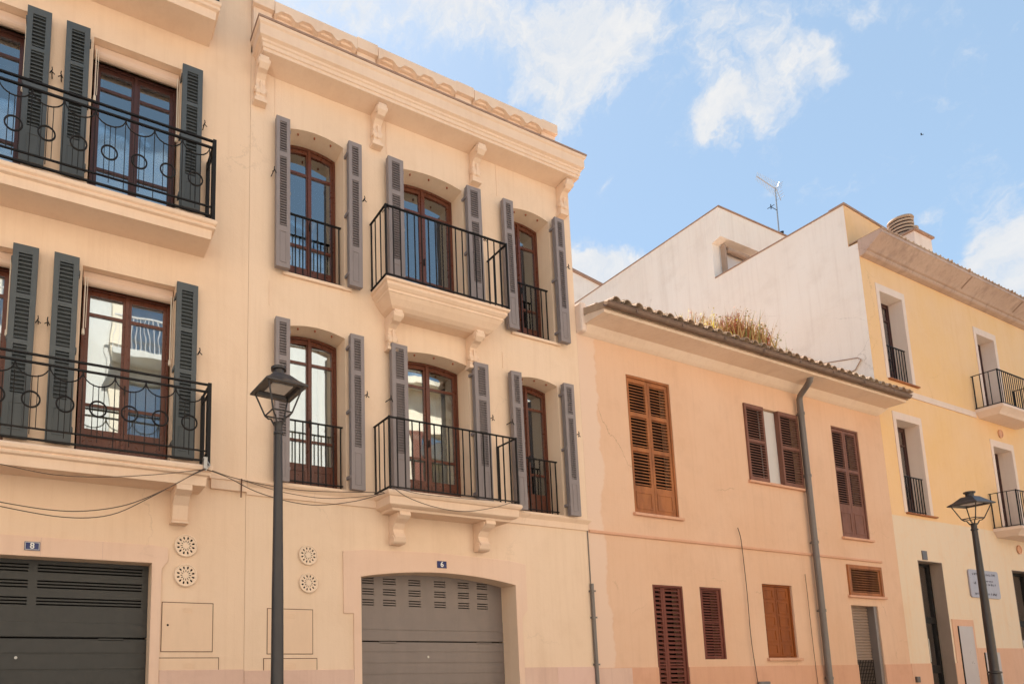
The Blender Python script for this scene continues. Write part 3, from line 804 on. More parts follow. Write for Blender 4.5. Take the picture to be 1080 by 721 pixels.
closed_shutters(ct, *CW['C1'], MAT['shutC1'], [(.045, .265), (.295, .52), (.55, .80)], [(.84, .965)], pitch=.052)
closed_shutters(ct, *CW['C3'], MAT['shutC2'], [(.04, .37), (.40, .70), (.71, .765)][:2], [(.77, .96)], pitch=.05)
closed_shutters(ct, *CW['C4'], MAT['shutC3'], [(.02, .50), (.51, .98)], None, pitch=.072, split=.33, y=.02, sill=False)
closed_shutters(ct, *CW['C5'], MAT['shutC3'], [(.05, .47), (.49, .95)], None, pitch=.045, leaves=1, y=.02, sill=False)
closed_shutters(ct, *CW['C6'], MAT['shutC4'], [], [(.06, .20), (.23, .40), (.43, .58), (.61, .78), (.81, .96)], y=.05, sill=True)
f7 = closed_shutters(ct, *CW['C7'], MAT['shutC1'], [(.10, .90)], None, pitch=.05, leaves=1, y=-.01, sill=True, fr=.07, label='wide louvred vent in a brown wooden frame')
# C2: folded-back pair over a pale panel
x0, x1, z0, z1 = CW['C2']
m = MB(); m.box(12.11, 12.60, .05, .07, z0 + .02, z1 - .02); m.build('window_board', MAT['pvcwhite'], ct)
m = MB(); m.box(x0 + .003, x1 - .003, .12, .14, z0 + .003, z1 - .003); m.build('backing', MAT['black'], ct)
for xa, xb in ((x0, 12.13), (12.58, x1)):
    m = MB(); H = z1 - z0
    hs = [rect(xa + .05, xb - .05, z1 - H * v, z1 - H * u) for u, v in ((.05, .46), (.50, .95))]
    m.plate(rect(xa, xb, z0 + .01, z1), hs, -.03, .005)
    for u, v in ((.05, .46), (.50, .95)): slats(m, xa + .05, xb - .05, z1 - H * v, z1 - H * u, -.032, .0, .05, th=.014, tilt=.55)
    m.box(xb - .02 if xa < 12 else xa, xb if xa < 12 else xa + .02, .006, .05, z0 + .01, z1)
    m.build('shutter', MAT['shutC2'], ct, bevel=.002)
m = MB(); m.box(x0 + .02, x1 - .02, .02, .11, z0 + .02, z0 + .035); m.box(x0 - .04, x1 + .06, -.05, .1, z0 - .05, z0 - .004); m.build('sill', MAT['cottdado'], ct, bevel=.006)
# C8 side door with roller grille
x0, x1, z0, z1 = CW['C8']
m = MB(); m.box(x0, x1 - .02, .15, .17, z0, z1)
k = z0
while k < z1 - .05: m.prism([(.15, k), (.15, k + .05), (.125, k + .03), (.128, k + .004)], 'x', x0 + .01, x1 - .13); k += .058
m.build('roller_door', MAT['roller'], ct)
m = MB(); m.box(x1 - .11, x1 - .002, .02, .15, z0, z1); m.build('door_jamb', MAT['garage6'], ct)
m = MB()
xx = x0 + .04
while xx < x1 - .15: m.box(xx, xx + .012, .095, .107, z0, 1.55); xx += .055
k = .3
while k < 1.55: m.box(x0 + .02, x1 - .15, .106, .116, k, k + .012); k += .07
m.build('grille', MAT['iron'], ct)
# downpipe
m = MB(); xp = 13.22
m.tube([(13.05, -.40, 6.93), (13.06, -.37, 6.84), (13.10, -.30, 6.79), (13.18, -.13, 6.68), (13.21, -.09, 6.62), (xp, -.085, 6.52), (xp, -.085, 3.4), (xp, -.085, .1)], .052, 14)
for z in (6.3, 5.05, 3.75, 2.45, 1.2): m.tube([(xp, -.085, z), (xp, -.085, z + .05)], .062, 14); m.box(xp - .01, xp + .01, -.05, .0, z + .01, z + .035)
m.build('downpipe', MAT['pipe'], ct, smooth=True)
m = MB(); p = on_y(969, 716, -.04); m.box(p.x - .07, p.x + .06, -.05, 0, p.z - .06, p.z + .06); m.build('junction_box', MAT['platedark'], ct, bevel=.008)
m = MB(); p = on_y(807, 720, -.05); m.box(p.x - .16, p.x + .13, -.07, 0, p.z - .30, p.z + .03); m.build('wall_box', MAT['pipe'], ct, bevel=.015)

# ================================================================== YELLOW HOUSE WITH WHITE GABLE
yh = thing('yellow_house', (22, 4, 0), 'tall yellow house with cream ground floor, white gable wall and roof terrace block', 'house', 'plastered houses along the street')
LY, RY = 16.272, 32.0
YW = [(16.89, 17.86, 7.78, 9.89), (16.91, 17.88, 4.72, 6.85), (21.34, 22.30, 7.62, 9.83), (21.37, 22.37, 4.60, 6.84), (17.07, 18.08, .1, 3.68), (21.40, 22.70, .1, 3.70),
      (25.6, 26.6, 7.62, 9.83), (25.6, 26.6, 4.60, 6.84)]
w = MB(); w.plate(rect(LY, RY, 0, 10.9), [rect(*v) for v in YW], 0, .35); w.build('wall', MAT['yellow'], yh)
# gable wall (side) polygon in Y-Z on plane X = LY
PZ, TZ = 11.95, 13.93
w = MB(); w.prism([(.004, 6.0), (.004, 10.88), (.18, 10.90), (.18, PZ), (3.20, PZ), (3.20, 13.0), (2.95, 13.06), (2.95, TZ), (10.5, TZ), (10.5, 6.0)], 'x', LY - .004, LY + .30)
w.build('gable_wall', MAT['whitegable'], yh)
w = MB(); w.box(LY + .0, LY + .3, .35, 10.5, 0, 5.99); w.box(RY - .3, RY, .35, 10.5, 0, 10.9); w.box(LY, RY, 10.5, 10.8, 0, 13.9); w.build('side_wall', MAT['whitegable'], yh)
w = MB(); w.box(LY + .31, RY - .3, .35, 10.5, 10.75, 10.9); w.box(LY + .31, RY - .31, .36, 10.5, 7.3, 7.5); w.box(LY + .31, RY - .31, .36, 10.5, 4.3, 4.5); w.build('roof', MAT['copper'], yh)
# street parapet above the eave, sloping down to the right
q = on_y(928.5, 240.2, .18); sl_ = (q.z - PZ) / (q.x - LY)
w = MB(); w.prism([(LY - .002, 10.9), (LY - .002, PZ), (q.x + 2.5, PZ + sl_ * (q.x + 2.5 - LY)), (q.x + 2.5, 10.9)], 'y', .172, .42); w.build('parapet', MAT['yellowtop'], yh)
w = MB(); w.prism([(LY - .03, PZ - .0), (LY - .03, PZ + .05), (q.x + 2.5, PZ + .05 + sl_ * (q.x + 2.5 - LY)), (q.x + 2.5, PZ + sl_ * (q.x + 2.5 - LY))], 'y', .15, .46)
w.box(LY - .02, LY + .34, .46, 3.19, PZ, PZ + .035); w.build('coping', MAT['copper'], yh)
# roof terrace block
m = MB(); m.box(LY + .30, 22.5, 2.95, 3.32, 13.06, TZ); m.box(LY + .30, 22.5, 3.30, 10.5, TZ - .15, TZ); m.box(17.1, 22.5, 3.32, 3.5, 10.9, 13.06); m.box(22.3, 22.5, 3.5, 10.5, 10.9, TZ - .15)
tb = m.build('terrace_block', MAT['whitegable'], yh)
m = MB(); m.box(LY - .02, 22.55, 2.92, 10.55, TZ, TZ + .035); m.build('coping', MAT['copper'], tb)
m = MB(); m.box(LY + .31, 19.5, 3.18, 3.21, 10.9, 13.05); m.build('shutter_board', MAT['pvcwhite'], tb)
m = MB(); m.tube([(LY + .42, 3.09, 12.86), (17.6, 3.09, 12.86)], .075, 12); m.box(LY + .31, LY + .38, 3.06, 3.18, 11.0, 12.98); m.build('awning_roller', MAT['tan_roller'], tb)
# eave
m = MB()
m.mould(LY - .0, RY, [(.02, 10.56), (.10, 10.575), (.13, 10.60), (.13, 10.635), (.17, 10.65), (.20, 10.68), (.22, 10.70), (.42, 10.86), (.44, 10.87), (.44, 10.945), (.42, 10.95)], left=False, right=False)
ev = m.build('eave', MAT['greycap'], yh, bevel=.003)
m = MB(); m.box(LY, RY, -.45, .17, 10.945, 10.965)
x = LY + .02
while x < RY - .2:
    wv = .2; jy = random.uniform(-.015, .02)
    m.tube([(x + .1, -.455 + jy, 10.968), (x + .1, .1, 10.985)], .035 + random.uniform(-.008, .008), 8); x += .17
m.build('eave_tiles', MAT['tile'], ev)
m = MB()
for x in (20.3, 23.0, 25.8, 28.5): m.prism([(-.21, 10.68), (-.43, 10.86), (-.43, 10.85), (-.21, 10.67)], 'x', x, x + .03)
m.build('expansion_joint', MAT['copper'], ev)

def yellow_opening(i, x0, x1, z0, z1, sill=True, trim=.115):
    m = MB(); m.plate(rect(x0 - trim, x1 + trim, z0, z1 + .16), [rect(x0, x1, z0 - .001 if 0 else z0 + .0, z1)], -.012, .0)
    t = m.build('window_trim', MAT['whitetrim'], yh)
    m = MB(); m.plate(rect(x0 + .0005, x1 - .0005, z0 + .0005, z1 - .0005), [rect(x0 + .012, x1 - .012, z0 + .012, z1 - .012)], -.010, .25); m.build('reveal', MAT['whitetrim'], yh)
    french_window(yh, x0 + .01, x1 - .01, z0, z1 - .01, 0, .25, MAT['wooddark'], rows=(0, .2, .66, .8), curtain='drape', glass='glasslow')
    if sill:
        s = MB(); s.box(x0 - .06, x1 + .22, -.05, .24, z0 - .035, z0 - .002); s.build('sill', MAT['shutC1'], yh, bevel=.006)
for i, v in enumerate(YW):
    if i in (0, 1): yellow_opening(i, *v); juliet(yh, v[0], v[1] - .02, .06, v[2], v[2] + .86, 8)
    elif i in (2, 3, 6, 7): yellow_opening(i, *v, sill=False)
for zt, x0, x1 in ((7.68, 20.72, 22.95), (4.67, 20.74, 22.97)):
    m = MB(); m.mould(x0, x1, [(.36, zt - .21), (.40, zt - .16), (.47, zt - .10), (.50, zt - .08), (.50, zt - .015), (.48, zt)])
    b = m.build('balcony', MAT['whitetrim'], yh, bevel=.004)
    bar_railing(b, x0 + .02, x1 - .02, .47, zt + .01, zt + .86, 20, 3)
m = MB(); m.box(17.5, 20.70, -.02, 0, 7.46, 7.60); m.build('string_band', MAT['whitetrim'], yh, bevel=.004)
for q in ((1054.3, 457.4), (1074, 579.4)):
    p = on_y(*q); m = MB(); m.tube([(p.x, -.02, p.z), (p.x, 0, p.z)], .10, 20); m.tube([(p.x + .1 * math.cos(t * .35), -.02, p.z + .1 * math.sin(t * .35)) for t in range(18)], .016, 6, closed=True)
    m.build('vent_cap', MAT['cottdado'], yh)
# street doors
for (x0, x1, z0, z1) in (YW[4], YW[5]):
    m = MB(); m.plate(rect(x0, x1, z0, z1), [rect(x0 + .07, x1 - .07, z0 + .1, 2.34), rect(x0 + .07, x1 - .07, 2.48, z1 - .07)], .21, .28)
    m.box((x0 + x1) / 2 - .04, (x0 + x1) / 2 + .04, .215, .27, z0, 2.34); m.box(x0 + .07, x1 - .07, .216, .27, 1.25, 1.42)
    d = m.build('street_door', MAT['iron'], yh, bevel=.004)
    m = MB(); m.box(x0 + .06, x1 - .06, .245, .255, z0 + .05, z1 - .06); m.build('door_glass', MAT['glasslow'], d)
    m = MB(); m.tube([((x0 + x1) / 2 - .07, .17, 1.5), ((x0 + x1) / 2 - .07, .17, 2.0)], .014, 8); m.build('handle', MAT['alu'], d)
    m = MB(); m.plate(rect(x0, x1 + .0, z0, z1), [rect(x0 + .012, x1 - .012, z0 + .01, z1 - .012)], -.004, .2); m.build('door_lining', MAT['roller'], yh)
for a_, b_, zt in ((16.28, 17.07, 1.47), (18.08, 18.16, 1.47), (19.12, 21.40, 1.80), (22.70, RY, 1.80), (18.161, 19.119, 2.43)):
    m = MB(); m.box(a_, b_, -.014, 0, .1, zt); m.build('dado', MAT['pinkdado'], yh, bevel=.004)
for x0, x1, zt in ((18.38, 19.0, 2.28), (19.42, 20.1, 1.70)):
    m = MB(); m.box(x0, x1, -.03, -.014, .5, zt); d = m.build('cabinet_panel', MAT['notice'], yh, bevel=.004)
    m = MB(); m.box(x0 - .02, x0, -.032, -.014, .5, zt + .0); m.build('panel_edge', MAT['iron'], d)
p = on_y(975.3, 585.2, -.01); m = MB(); m.box(p.x - .10, p.x + .10, -.014, 0, p.z - .10, p.z + .10); m.build('door_plate', MAT['platedark'], yh)
# mortar flashing on the gable above the cottage roof
pts = [on_x(*q, LY - .01) for q in ((868, 383.5), (905, 377.5), (909, 379), (903, 390), (897, 393), (884, 394))]
m = MB(); m.prism([(p.y, p.z) for p in pts], 'x', LY - .03, LY - .004); fz = m.build('flashing_patch', MAT['whitegable'], yh)
m = MB(); m.tube([(LY - .035, p.y, p.z) for p in pts[:5]], .012, 6); m.build('flashing_edge', MAT['copper'], fz)

# chimney with stacked tile cowl
cb = on_y(963.7, 241, 1.2); cx0 = cb.x; w_, d_ = .95, .75; zc = cb.z
m = MB(); m.box(cx0, cx0 + w_, 1.2, 1.2 + d_, 10.9, zc - .06); ch = m.build('chimney', MAT['whitetrim'], yh, bevel=.01)
m = MB(); m.box(cx0 - .06, cx0 + w_ + .06, 1.14, 1.26 + d_, zc - .06, zc); m.build('chimney_cap', MAT['copper'], ch, bevel=.01)
def cowl(xc, yc, z0, r, n, hh):
    t = MB(); k = MB()
    for i in range(n):
        z = z0 + i * hh
        t.lathe([(r * .90, z + hh * .1), (r * .97, z + hh * .12), (r, z + hh * .55), (r * .9, z + hh * .58)], xc, yc, 24)
        k.lathe([(r * .90, z + hh * .0), (r * .90, z + hh * 1.0)], xc, yc, 20)
    t.lathe([(r * .9, z0 + n * hh), (r * 1.04, z0 + n * hh + .03), (r * .98, z0 + n * hh + .08), (r * .3, z0 + n * hh + .12)], xc, yc, 24)
    o = t.build('cowl', MAT['cowltile'], ch, smooth=True); k.build('cowl_slot', MAT['cowldark'], o)
cowl(cx0 + .27, 1.2 + d_ / 2, zc, .29, 5, .105)
cowl(cx0 + .80, 1.2 + d_ / 2, zc, .18, 4, .10)

# ================================================================== FAR HOUSE behind, between the arched house and the gable
fh = thing('rear_house', (21, 17, 0), 'plain pale wall of a house far behind, just right of the arched window house roof', 'house', 'plastered houses along the street')
a, b = on_y(600, 286, 13), on_y(640, 303, 13)
m = MB(); m.prism([(a.x - 8, 0), (b.x + 1, 0), (b.x + 1, b.z - .25), (a.x - .2, a.z + .1), (a.x - 8, a.z + .1)], 'y', 13, 20); m.build('wall', MAT['whitegable'], fh)
m = MB(); m.prism([(a.x - .2, a.z + .1), (b.x + 1.05, b.z - .25), (b.x + 1.05, b.z - .13), (a.x - .2, a.z + .22)], 'y', 12.92, 20); m.build('coping', MAT['copper'], fh)

# ================================================================== HOUSES ACROSS THE STREET (behind the viewer, mirrored in the glass)
def opposite(name, x0, x1, H, mat, label, yf=-9.0, sh='shutC3', step=2.45):
    t = thing(name, ((x0 + x1) / 2, yf - 4, 0), label, 'house', 'houses across the street mirrored in the window glass')
    ws = []; x = x0 + 1.2
    while x + 1.1 < x1 - .8:
        for zb in (3.8, 6.9, 9.6):
            if zb + 2.0 < H - .6: ws.append((x, x + 1.0, zb, zb + 2.05))
        x += step
    m = MB(); m.plate(rect(x0, x1, 0, H), [rect(*v) for v in ws], yf, yf - .3)
    m.box(x0, x0 + .3, yf - 8, yf - .3, 0, H); m.box(x1 - .3, x1, yf - 8, yf - .3, 0, H); m.box(x0, x1, yf - 8.3, yf - 8, 0, H); m.box(x0, x1, yf - 8, yf - .3, H - .3, H)
    m.build('wall', mat, t)
    m = MB()
    for v in ws: m.box(v[0], v[1], yf - .2, yf - .17, v[2], v[3])
    m.build('glazing', MAT['glasslow'], t)
    m = MB()
    for v in ws:
        for a, b in ((v[0] - .42, v[0] - .02), (v[1] + .02, v[1] + .42)): m.box(a, b, yf, yf + .05, v[2], v[3])
    m.build('shutters', MAT[sh], t)
    m = MB(); m.box(x0 - .1, x1 + .1, yf, yf + .45, H - .1, H + .08); m.build('cornice', mat, t)
    for v in ws:
        if v[2] > 9 or v[2] < 4:
            s = MB(); s.box(v[0] - .4, v[1] + .4, yf, yf + .5, v[2] - .16, v[2]); b = s.build('balcony', mat, t)
            r = MB(); yy = yf + .46
            r.box(v[0] - .38, v[1] + .38, yy - .02, yy + .02, v[2] + .95, v[2] + .99)
            xx = v[0] - .38
            while xx < v[1] + .39: r.box(xx - .008, xx + .008, yy - .008, yy + .008, v[2], v[2] + .96); xx += .11
            r.build('railing', MAT['pvcwhite'], b)
opposite('townhouse', -9, 9.5, 12.6, MAT['opp_white'], 'white townhouse with balconies seen only mirrored in the lower window panes', sh='opp_cream', step=3.1)
opposite('townhouse', 9.6, 24, 10.5, MAT['opp_cream'], 'cream townhouse seen only mirrored in the window panes of the yellow house')
opposite('townhouse', -24, -9.1, 11.0, MAT['opp_cream'], 'cream townhouse to the side of the white mirrored one across the street')

# ================================================================== STREET LAMPS
def lamp(loc, rot, label):
    t = thing('street_lamp', (0, 0, 0), label, 'street lamp', 'lantern street lamps along the pavement')
    I = MAT['lampiron']
    m = MB(); m.lathe([(.15, 0), (.15, .06), (.12, .10), (.115, .55), (.095, .62), (.085, .70), (.080, 1.28), (.072, 1.30), (.095, 1.31), (.095, 1.335), (.066, 1.345), (.064, 1.42), (.060, 2.2), (.041, 3.74), (.052, 3.745), (.052, 3.765), (.040, 3.775), (.042, 3.84), (.055, 3.86), (.03, 3.87)], 0, 0, 24)
    m.v = [(p[0] * .93, p[1] * .93, p[2]) for p in m.v]; m.build('pole', I, t, smooth=True)
    zt, ze, zl = 4.43, 4.19, 3.95; h1, h2 = .195, .10
    m = MB()
    for sx, sy in ((1, 1), (1, -1), (-1, 1), (-1, -1)):
        m.tube([(sx * h1 * .9, sy * h1 * .9, ze), (sx * h2, sy * h2, zl)], .0085, 6)
        m.tube([(sx * h2, sy * h2, zl), (sx * h2 * .75, sy * h2 * .75, zl - .035), (sx * h2 * .55, sy * h2 * .55, zl - .04), (sx * .03, sy * .03, zl - .11)], .009, 6)
    for a, b in (((-1, -1), (1, -1)), ((1, -1), (1, 1)), ((1, 1), (-1, 1)), ((-1, 1), (-1, -1))):
        m.tube([(a[0] * h2, a[1] * h2, zl), (b[0] * h2, b[1] * h2, zl)], .008, 6)
    m.build('lantern_frame', I, t)
    m = MB()
    def ring(h, z): return [(-h, -h, z), (h, -h, z), (h, h, z), (-h, h, z)]
    vs = ring(h1 + .02, ze - .004) + ring(h1 + .02, ze + .012) + ring(h1 * .78, ze + .065) + ring(.085, zt - .10) + ring(.075, zt - .095)
    fs = []
    for i in range(4):
        for k in range(4): fs.append((i*4+k, i*4+(k+1) % 4, i*4+4+(k+1) % 4, i*4+4+k)) if i < 4 else None
    fs = [f for f in fs if max(f) < len(vs)] + [(16, 17, 18, 19)]
    m.add(vs, fs)
    # hollow underside rim
    vi = ring(h1 + .02, ze - .004) + ring(h1 - .03, ze - .004) + ring(h1 - .05, ze + .03)
    m.add(vi, [(k, (k+1) % 4, 4+(k+1) % 4, 4+k) for k in range(4)] + [(4+k, 4+(k+1) % 4, 8+(k+1) % 4, 8+k) for k in range(4)])
    m.build('lantern_roof', I, t)
    m = MB(); m.lathe([(.055, zt - .10), (.055, zt - .04), (.075, zt - .035), (.078, zt - .01), (.055, zt), (.01, zt + .005)], 0, 0, 20); m.build('finial', I, t, smooth=True)
    m = MB(); m.box(-h1 + .05, h1 - .05, -h1 + .05, h1 - .05, ze + .022, ze + .03); m.build('reflector', I, t)
    m = MB(); m.box(-h1 + .09, h1 - .09, -h1 + .09, h1 - .09, ze + .012, ze + .0215); m.build('lens', MAT['reflector'], t)
    t.location = loc; t.rotation_euler = (0, 0, rot)
    return t
A = on_y(294, 387, -1.5)
B = on_y(1022, 518, -1.85)
L1 = lamp((A.x, -1.5, A.z - 4.43), R(4), 'black lantern street lamp in front of the arched house, beside its left column of windows')
def copy_tree(o, parent=None):
    c = o.copy(); col.objects.link(c); c.parent = parent
    for ch in [x for x in bpy.data.objects if x.parent == o]: copy_tree(ch, c)
    return c
L2 = copy_tree(L1); L2['label'] = 'black lantern street lamp in front of the yellow house and its pale plaque'
L2.location = (B.x, -1.85, B.z - 4.43); L2.rotation_euler = (0, 0, R(-12))

# ================================================================== PLAQUE ON THE YELLOW HOUSE
sg = thing('wall_sign', (19.86, 0, 2.95), 'pale lavender plaque with rounded corners fixed to the cream wall beside the second lamp post', 'sign')
def rrect(x0, x1, z0, z1, r, n=5):
    pts = []
    for cx, cz, a in ((x1 - r, z0 + r, -90), (x1 - r, z1 - r, 0), (x0 + r, z1 - r, 90), (x0 + r, z0 + r, 180)):
        for i in range(n + 1): t = R(a + 90 * i / n); pts.append((cx + r * math.cos(t), cz + r * math.sin(t)))
    return pts
m = MB(); m.prism(rrect(19.16, 20.56, 2.95, 3.60, .07), 'y', -.03, -.005); m.build('panel', MAT['sign'], sg, bevel=.004)
m = MB()
def glyphs(x0, x1, z, h):
    x = x0
    while x < x1:
        w = random.uniform(.5, .95) * h
        m.box(x, x + w * .22, -.0325, -.03, z, z + h * random.uniform(.8, 1)); m.box(x, x + w * .8, -.0325, -.03, z + h * random.choice((0, .42, .8)), z + h * random.choice((.16, .58, .98)))
        x += w + h * (.25 if random.random() > .2 else .9)
glyphs(19.32, 20.40, 3.475, .055); glyphs(19.85, 20.25, 3.335, .03); glyphs(19.85, 20.40, 3.245, .05); glyphs(19.35, 19.48, 3.26, .06); glyphs(19.35, 20.40, 3.02, .055)
m.build('lettering', MAT['signink'], sg)

# ================================================================== ANTENNA
ba = on_y(822, 252, 3.5); ta = on_y(817.5, 197, 3.5)
an = thing('tv_antenna', (ba.x, 3.5, ba.z - .6), 'thin leaning tv antenna mast on the roof terrace behind the white gable', 'antenna')
m = MB(); m.tube([(ba.x, 3.5, TZ), (ba.x + (ta.x - ba.x) * .5, 3.5, (ba.z + ta.z) / 2), (ta.x, 3.5, ta.z)], .022, 8, r1=.016); m.build('mast', MAT['alu'], an)
m = MB(); p0 = on_y(798, 186, 3.5); p1 = on_y(819, 200, 3.5)
m.tube([p0, p1], .012, 6)
for i in range(14):
    t = i / 13; c = p0.lerp(p1, t); l = .10 + .08 * t
    m.tube([c + Vector((-l * .25, -l * .5, l * .9)), c + Vector((l * .25, l * .5, -l * .9))], .0055, 5)
c = p1
for dx in (-.32, .32): m.tube([c + Vector((0, 0, 0)), c + Vector((.18, 0, dx)), ], .008, 5)
for k in range(4): m.tube([c + Vector((.05 + .035 * k, -.12, -.08 * k)), c + Vector((.05 + .035 * k, .12, -.08 * k))], .005, 5); m.tube([c + Vector((.05 + .035 * k, -.12, .08 * k)), c + Vector((.05 + .035 * k, .12, .08 * k))], .005, 5)
m.build('aerial', MAT['alu'], an)
m = MB(); p = on_y(813, 218, 3.5); q_ = on_y(820, 222, 3.5); m.tube([p, q_], .01, 6); m.tube([(p.x, 3.5, p.z - .08), (p.x, 3.5, p.z + .08)], .012, 5); m.tube([(p.x, 3.4, p.z), (p.x, 3.6, p.z)], .01, 5); m.build('dipole', MAT['iron'], an)
m = MB(); p = on_y(824, 246, 3.5); m.lathe([(.03, p.z - .05), (.055, p.z), (.06, p.z + .05), (.02, p.z + .07)], p.x + .02, 3.5, 12); m.tube([(p.x, 3.5, p.z), (ba.x, 3.5, p.z - .05)], .012, 6); m.build('amplifier', MAT['iron'], an)

# ================================================================== BIRD
bp_ = ray(973, 142).normalized() * 60 + Vector((0, -D0, EYE))
m = MB(); b0 = bp_
m.add([b0 + Vector(v) * .55 for v in ((-.02, -.16, 0), (0, .16, .02), (.03, .0, .03), (-.03, .0, -.02), (-.30, -.02, .10), (-.28, .06, .10), (.30, -.02, .12), (.28, .06, .12), (0, -.02, -.035))],
      [(0, 2, 8), (0, 8, 3), (2, 1, 8), (3, 8, 1), (0, 3, 2), (3, 1, 2), (3, 4, 5), (3, 5, 1), (2, 7, 6), (2, 1, 7)])
bd = m.build('bird', MAT['black']); tag(bd, 'tiny dark bird gliding in the blue sky above the yellow house', 'bird')

# ================================================================== CABLES
def cable(px, label, r=.009, Y=-.02, Yend=None, dip=None):
    pts = []
    for i, q in enumerate(px):
        yy = Y if not isinstance(Y, (list, tuple)) else Y[i]
        pts.append(on_y(q[0], q[1], yy))
    # Catmull-Rom resample
    P = [pts[0]] + pts + [pts[-1]]; out = []
    for i in range(1, len(P) - 2):
        for k in range(6):
            t = k / 6; a, b, c, d = P[i-1], P[i], P[i+1], P[i+2]
            out.append(.5 * ((2*b) + (c - a) * t + (2*a - 5*b + 4*c - d) * t*t + (3*b - a - 3*c + d) * t**3))
    out.append(pts[-1])
    m = MB(); m.tube(out, r * .55, 6); o = m.build('cable', MAT['cable'], smooth=True)
    return tag(o, label, 'cable', 'black cables strung along the facades')
YB = -.44
cable([(-8, 488), (0, 489), (55, 500), (110, 502.7), (165, 500), (214, 495)], 'uppermost shallow cable sagging under the lowest balcony of number 8', .007, YB)
cable([(-8, 526), (0, 529), (50, 537), (90, 538.5), (133.6, 532), (173.7, 516), (205, 499), (215, 494)], 'middle sagging cable looping left from the balcony corner above garage 8', .009, YB)
cable([(-8, 530), (0, 533.5), (67, 545), (117, 542.5), (160, 523.4), (200, 502), (215.5, 495)], 'deepest sagging cable looping left from the balcony corner above garage 8', .009, YB)
cable([(216, 493), (235, 500), (254.4, 505.5), (289, 512.5), (330, 517.5), (405, 519)], 'cable running almost straight along the string course between the two balconies', .008, (YB, -.25, -.08, -.08, -.08, -.40))
cable([(216, 494), (240, 503), (270, 518), (305, 528.5), (337, 532.3), (375, 528), (406, 519.5)], 'lowest looping cable hanging across the string course behind the left lamp', .009, (YB, -.35, -.3, -.25, -.25, -.3, -.42))
cable([(254.4, 505.5), (275, 512), (300, 519), (340, 525), (375, 524), (406, 519.8)], 'middle cable between the string course clip and the balcony of number 6', .007, (-.08, -.1, -.15, -.2, -.3, -.42))
cable([(414, 513), (430, 524), (459, 534.4), (490, 539), (523, 534.4), (545, 527.5)], 'cable drooping lowest across the front of the lower balcony slab of number 6', .008, -.46)
cable([(414, 513), (440, 520), (475, 524), (510, 527), (546, 527.8)], 'cable lying nearly straight across the front of the lower balcony slab of number 6', .007, -.45)
cable([(778, 556), (781, 566), (783, 580), (788, 625), (792, 671), (797, 705), (802, 735)], 'thin wire running down the peach wall left of the boarded brown window', .012, -.04)
cable([(849, 605), (852, 630), (857, 675), (862.6, 720), (865, 740)], 'short thin wire beside the grey downpipe on the peach wall', .009, -.03)
# clips
m = MB(); p = on_y(254.4, 505, -.05); m.tube([(p.x, -.07, p.z), (p.x, -.05, p.z - .22)], .008, 6); m.build('cable_clip', MAT['groove'], h8)
m = MB(); p = on_y(216, 492, YB + .02); m.box(p.x - .02, p.x + .02, -.46, -.38, p.z - .03, p.z + .10); m.tube([(p.x - .02, -.44, p.z + .1), (p.x + .05, -.44, p.z + .02), (p.x, -.45, p.z - .05)], .01, 6)
m.build('cable_anchor', MAT['alu'], h8)

# ================================================================== WEEDS ON THE COTTAGE ROOF
m = MB(); m.mi = 0
def blade(x, y, z, h, lean, w, mi):
    m.mi = mi; a = random.uniform(0, math.pi); dx, dy = math.cos(a) * w, math.sin(a) * w
    lx, ly = lean
    pts = [(x - dx, y - dy, z), (x + dx, y + dy, z), (x + lx * .5 + dx * .7, y + ly * .5 + dy * .7, z + h * .6), (x + lx * .5 - dx * .7, y + ly * .5 - dy * .7, z + h * .6), (x + lx, y + ly, z + h)]
    m.add(pts, [(0, 1, 2, 3), (3, 2, 4)])
def tuft(px, n, hmax, spread, mats):
    c = on_y(px, 350, -.35).x
    for _ in range(n):
        x = c + random.gauss(0, spread); y = random.uniform(-.55, .15); z = rz(y) + .05
        h = hmax * random.uniform(.35, 1); le = (random.gauss(0, .12) * h * 2, random.gauss(0, .10) * h * 2); mi = random.choice(mats)
        blade(x, y, z, h, le, random.uniform(.004, .011), mi)
        if random.random() < .55:
            for k in range(random.randint(2, 5)):
                t = random.uniform(.5, 1); px_, py_, pz_ = x + le[0] * t, y + le[1] * t, z + h * t
                s = random.uniform(.008, .022); m.mi = random.choice((mi, mi, 1, 0, 2 if random.random() < .3 else mi))
                q = Vector((random.uniform(-1, 1), random.uniform(-1, 1), random.uniform(-1, 1))).normalized(); q2 = q.orthogonal().normalized()
                C = Vector((px_ + random.gauss(0, .02), py_ + random.gauss(0, .02), pz_))
                m.add([C + q * s, C + q2 * s, C - q * s, C - q2 * s], [(0, 1, 2, 3)])
tuft(774, 620, .62, .20, (0, 0, 1, 1, 3)); tuft(793, 420, .62, .20, (0, 0, 1, 3)); tuft(782, 200, .34, .35, (0, 3, 1)); tuft(745, 110, .42, .25, (0, 0, 2, 3)); tuft(764, 200, .38, .18, (0, 0, 1, 3)); tuft(735, 40, .40, .15, (0, 2, 3)); tuft(815, 60, .3, .2, (0, 1, 3))
for px_ in (660, 692, 835, 868, 905): tuft(px_, 14, .12, .08, (0, 3))
wd = m.build('dry_grass', [MAT['straw'], MAT['rust'], MAT['petal'], MAT['olive']]); wd['kind'] = 'stuff'; tag(wd, 'dry straw and rust coloured weeds growing along the gutter of the peach house', 'grass')

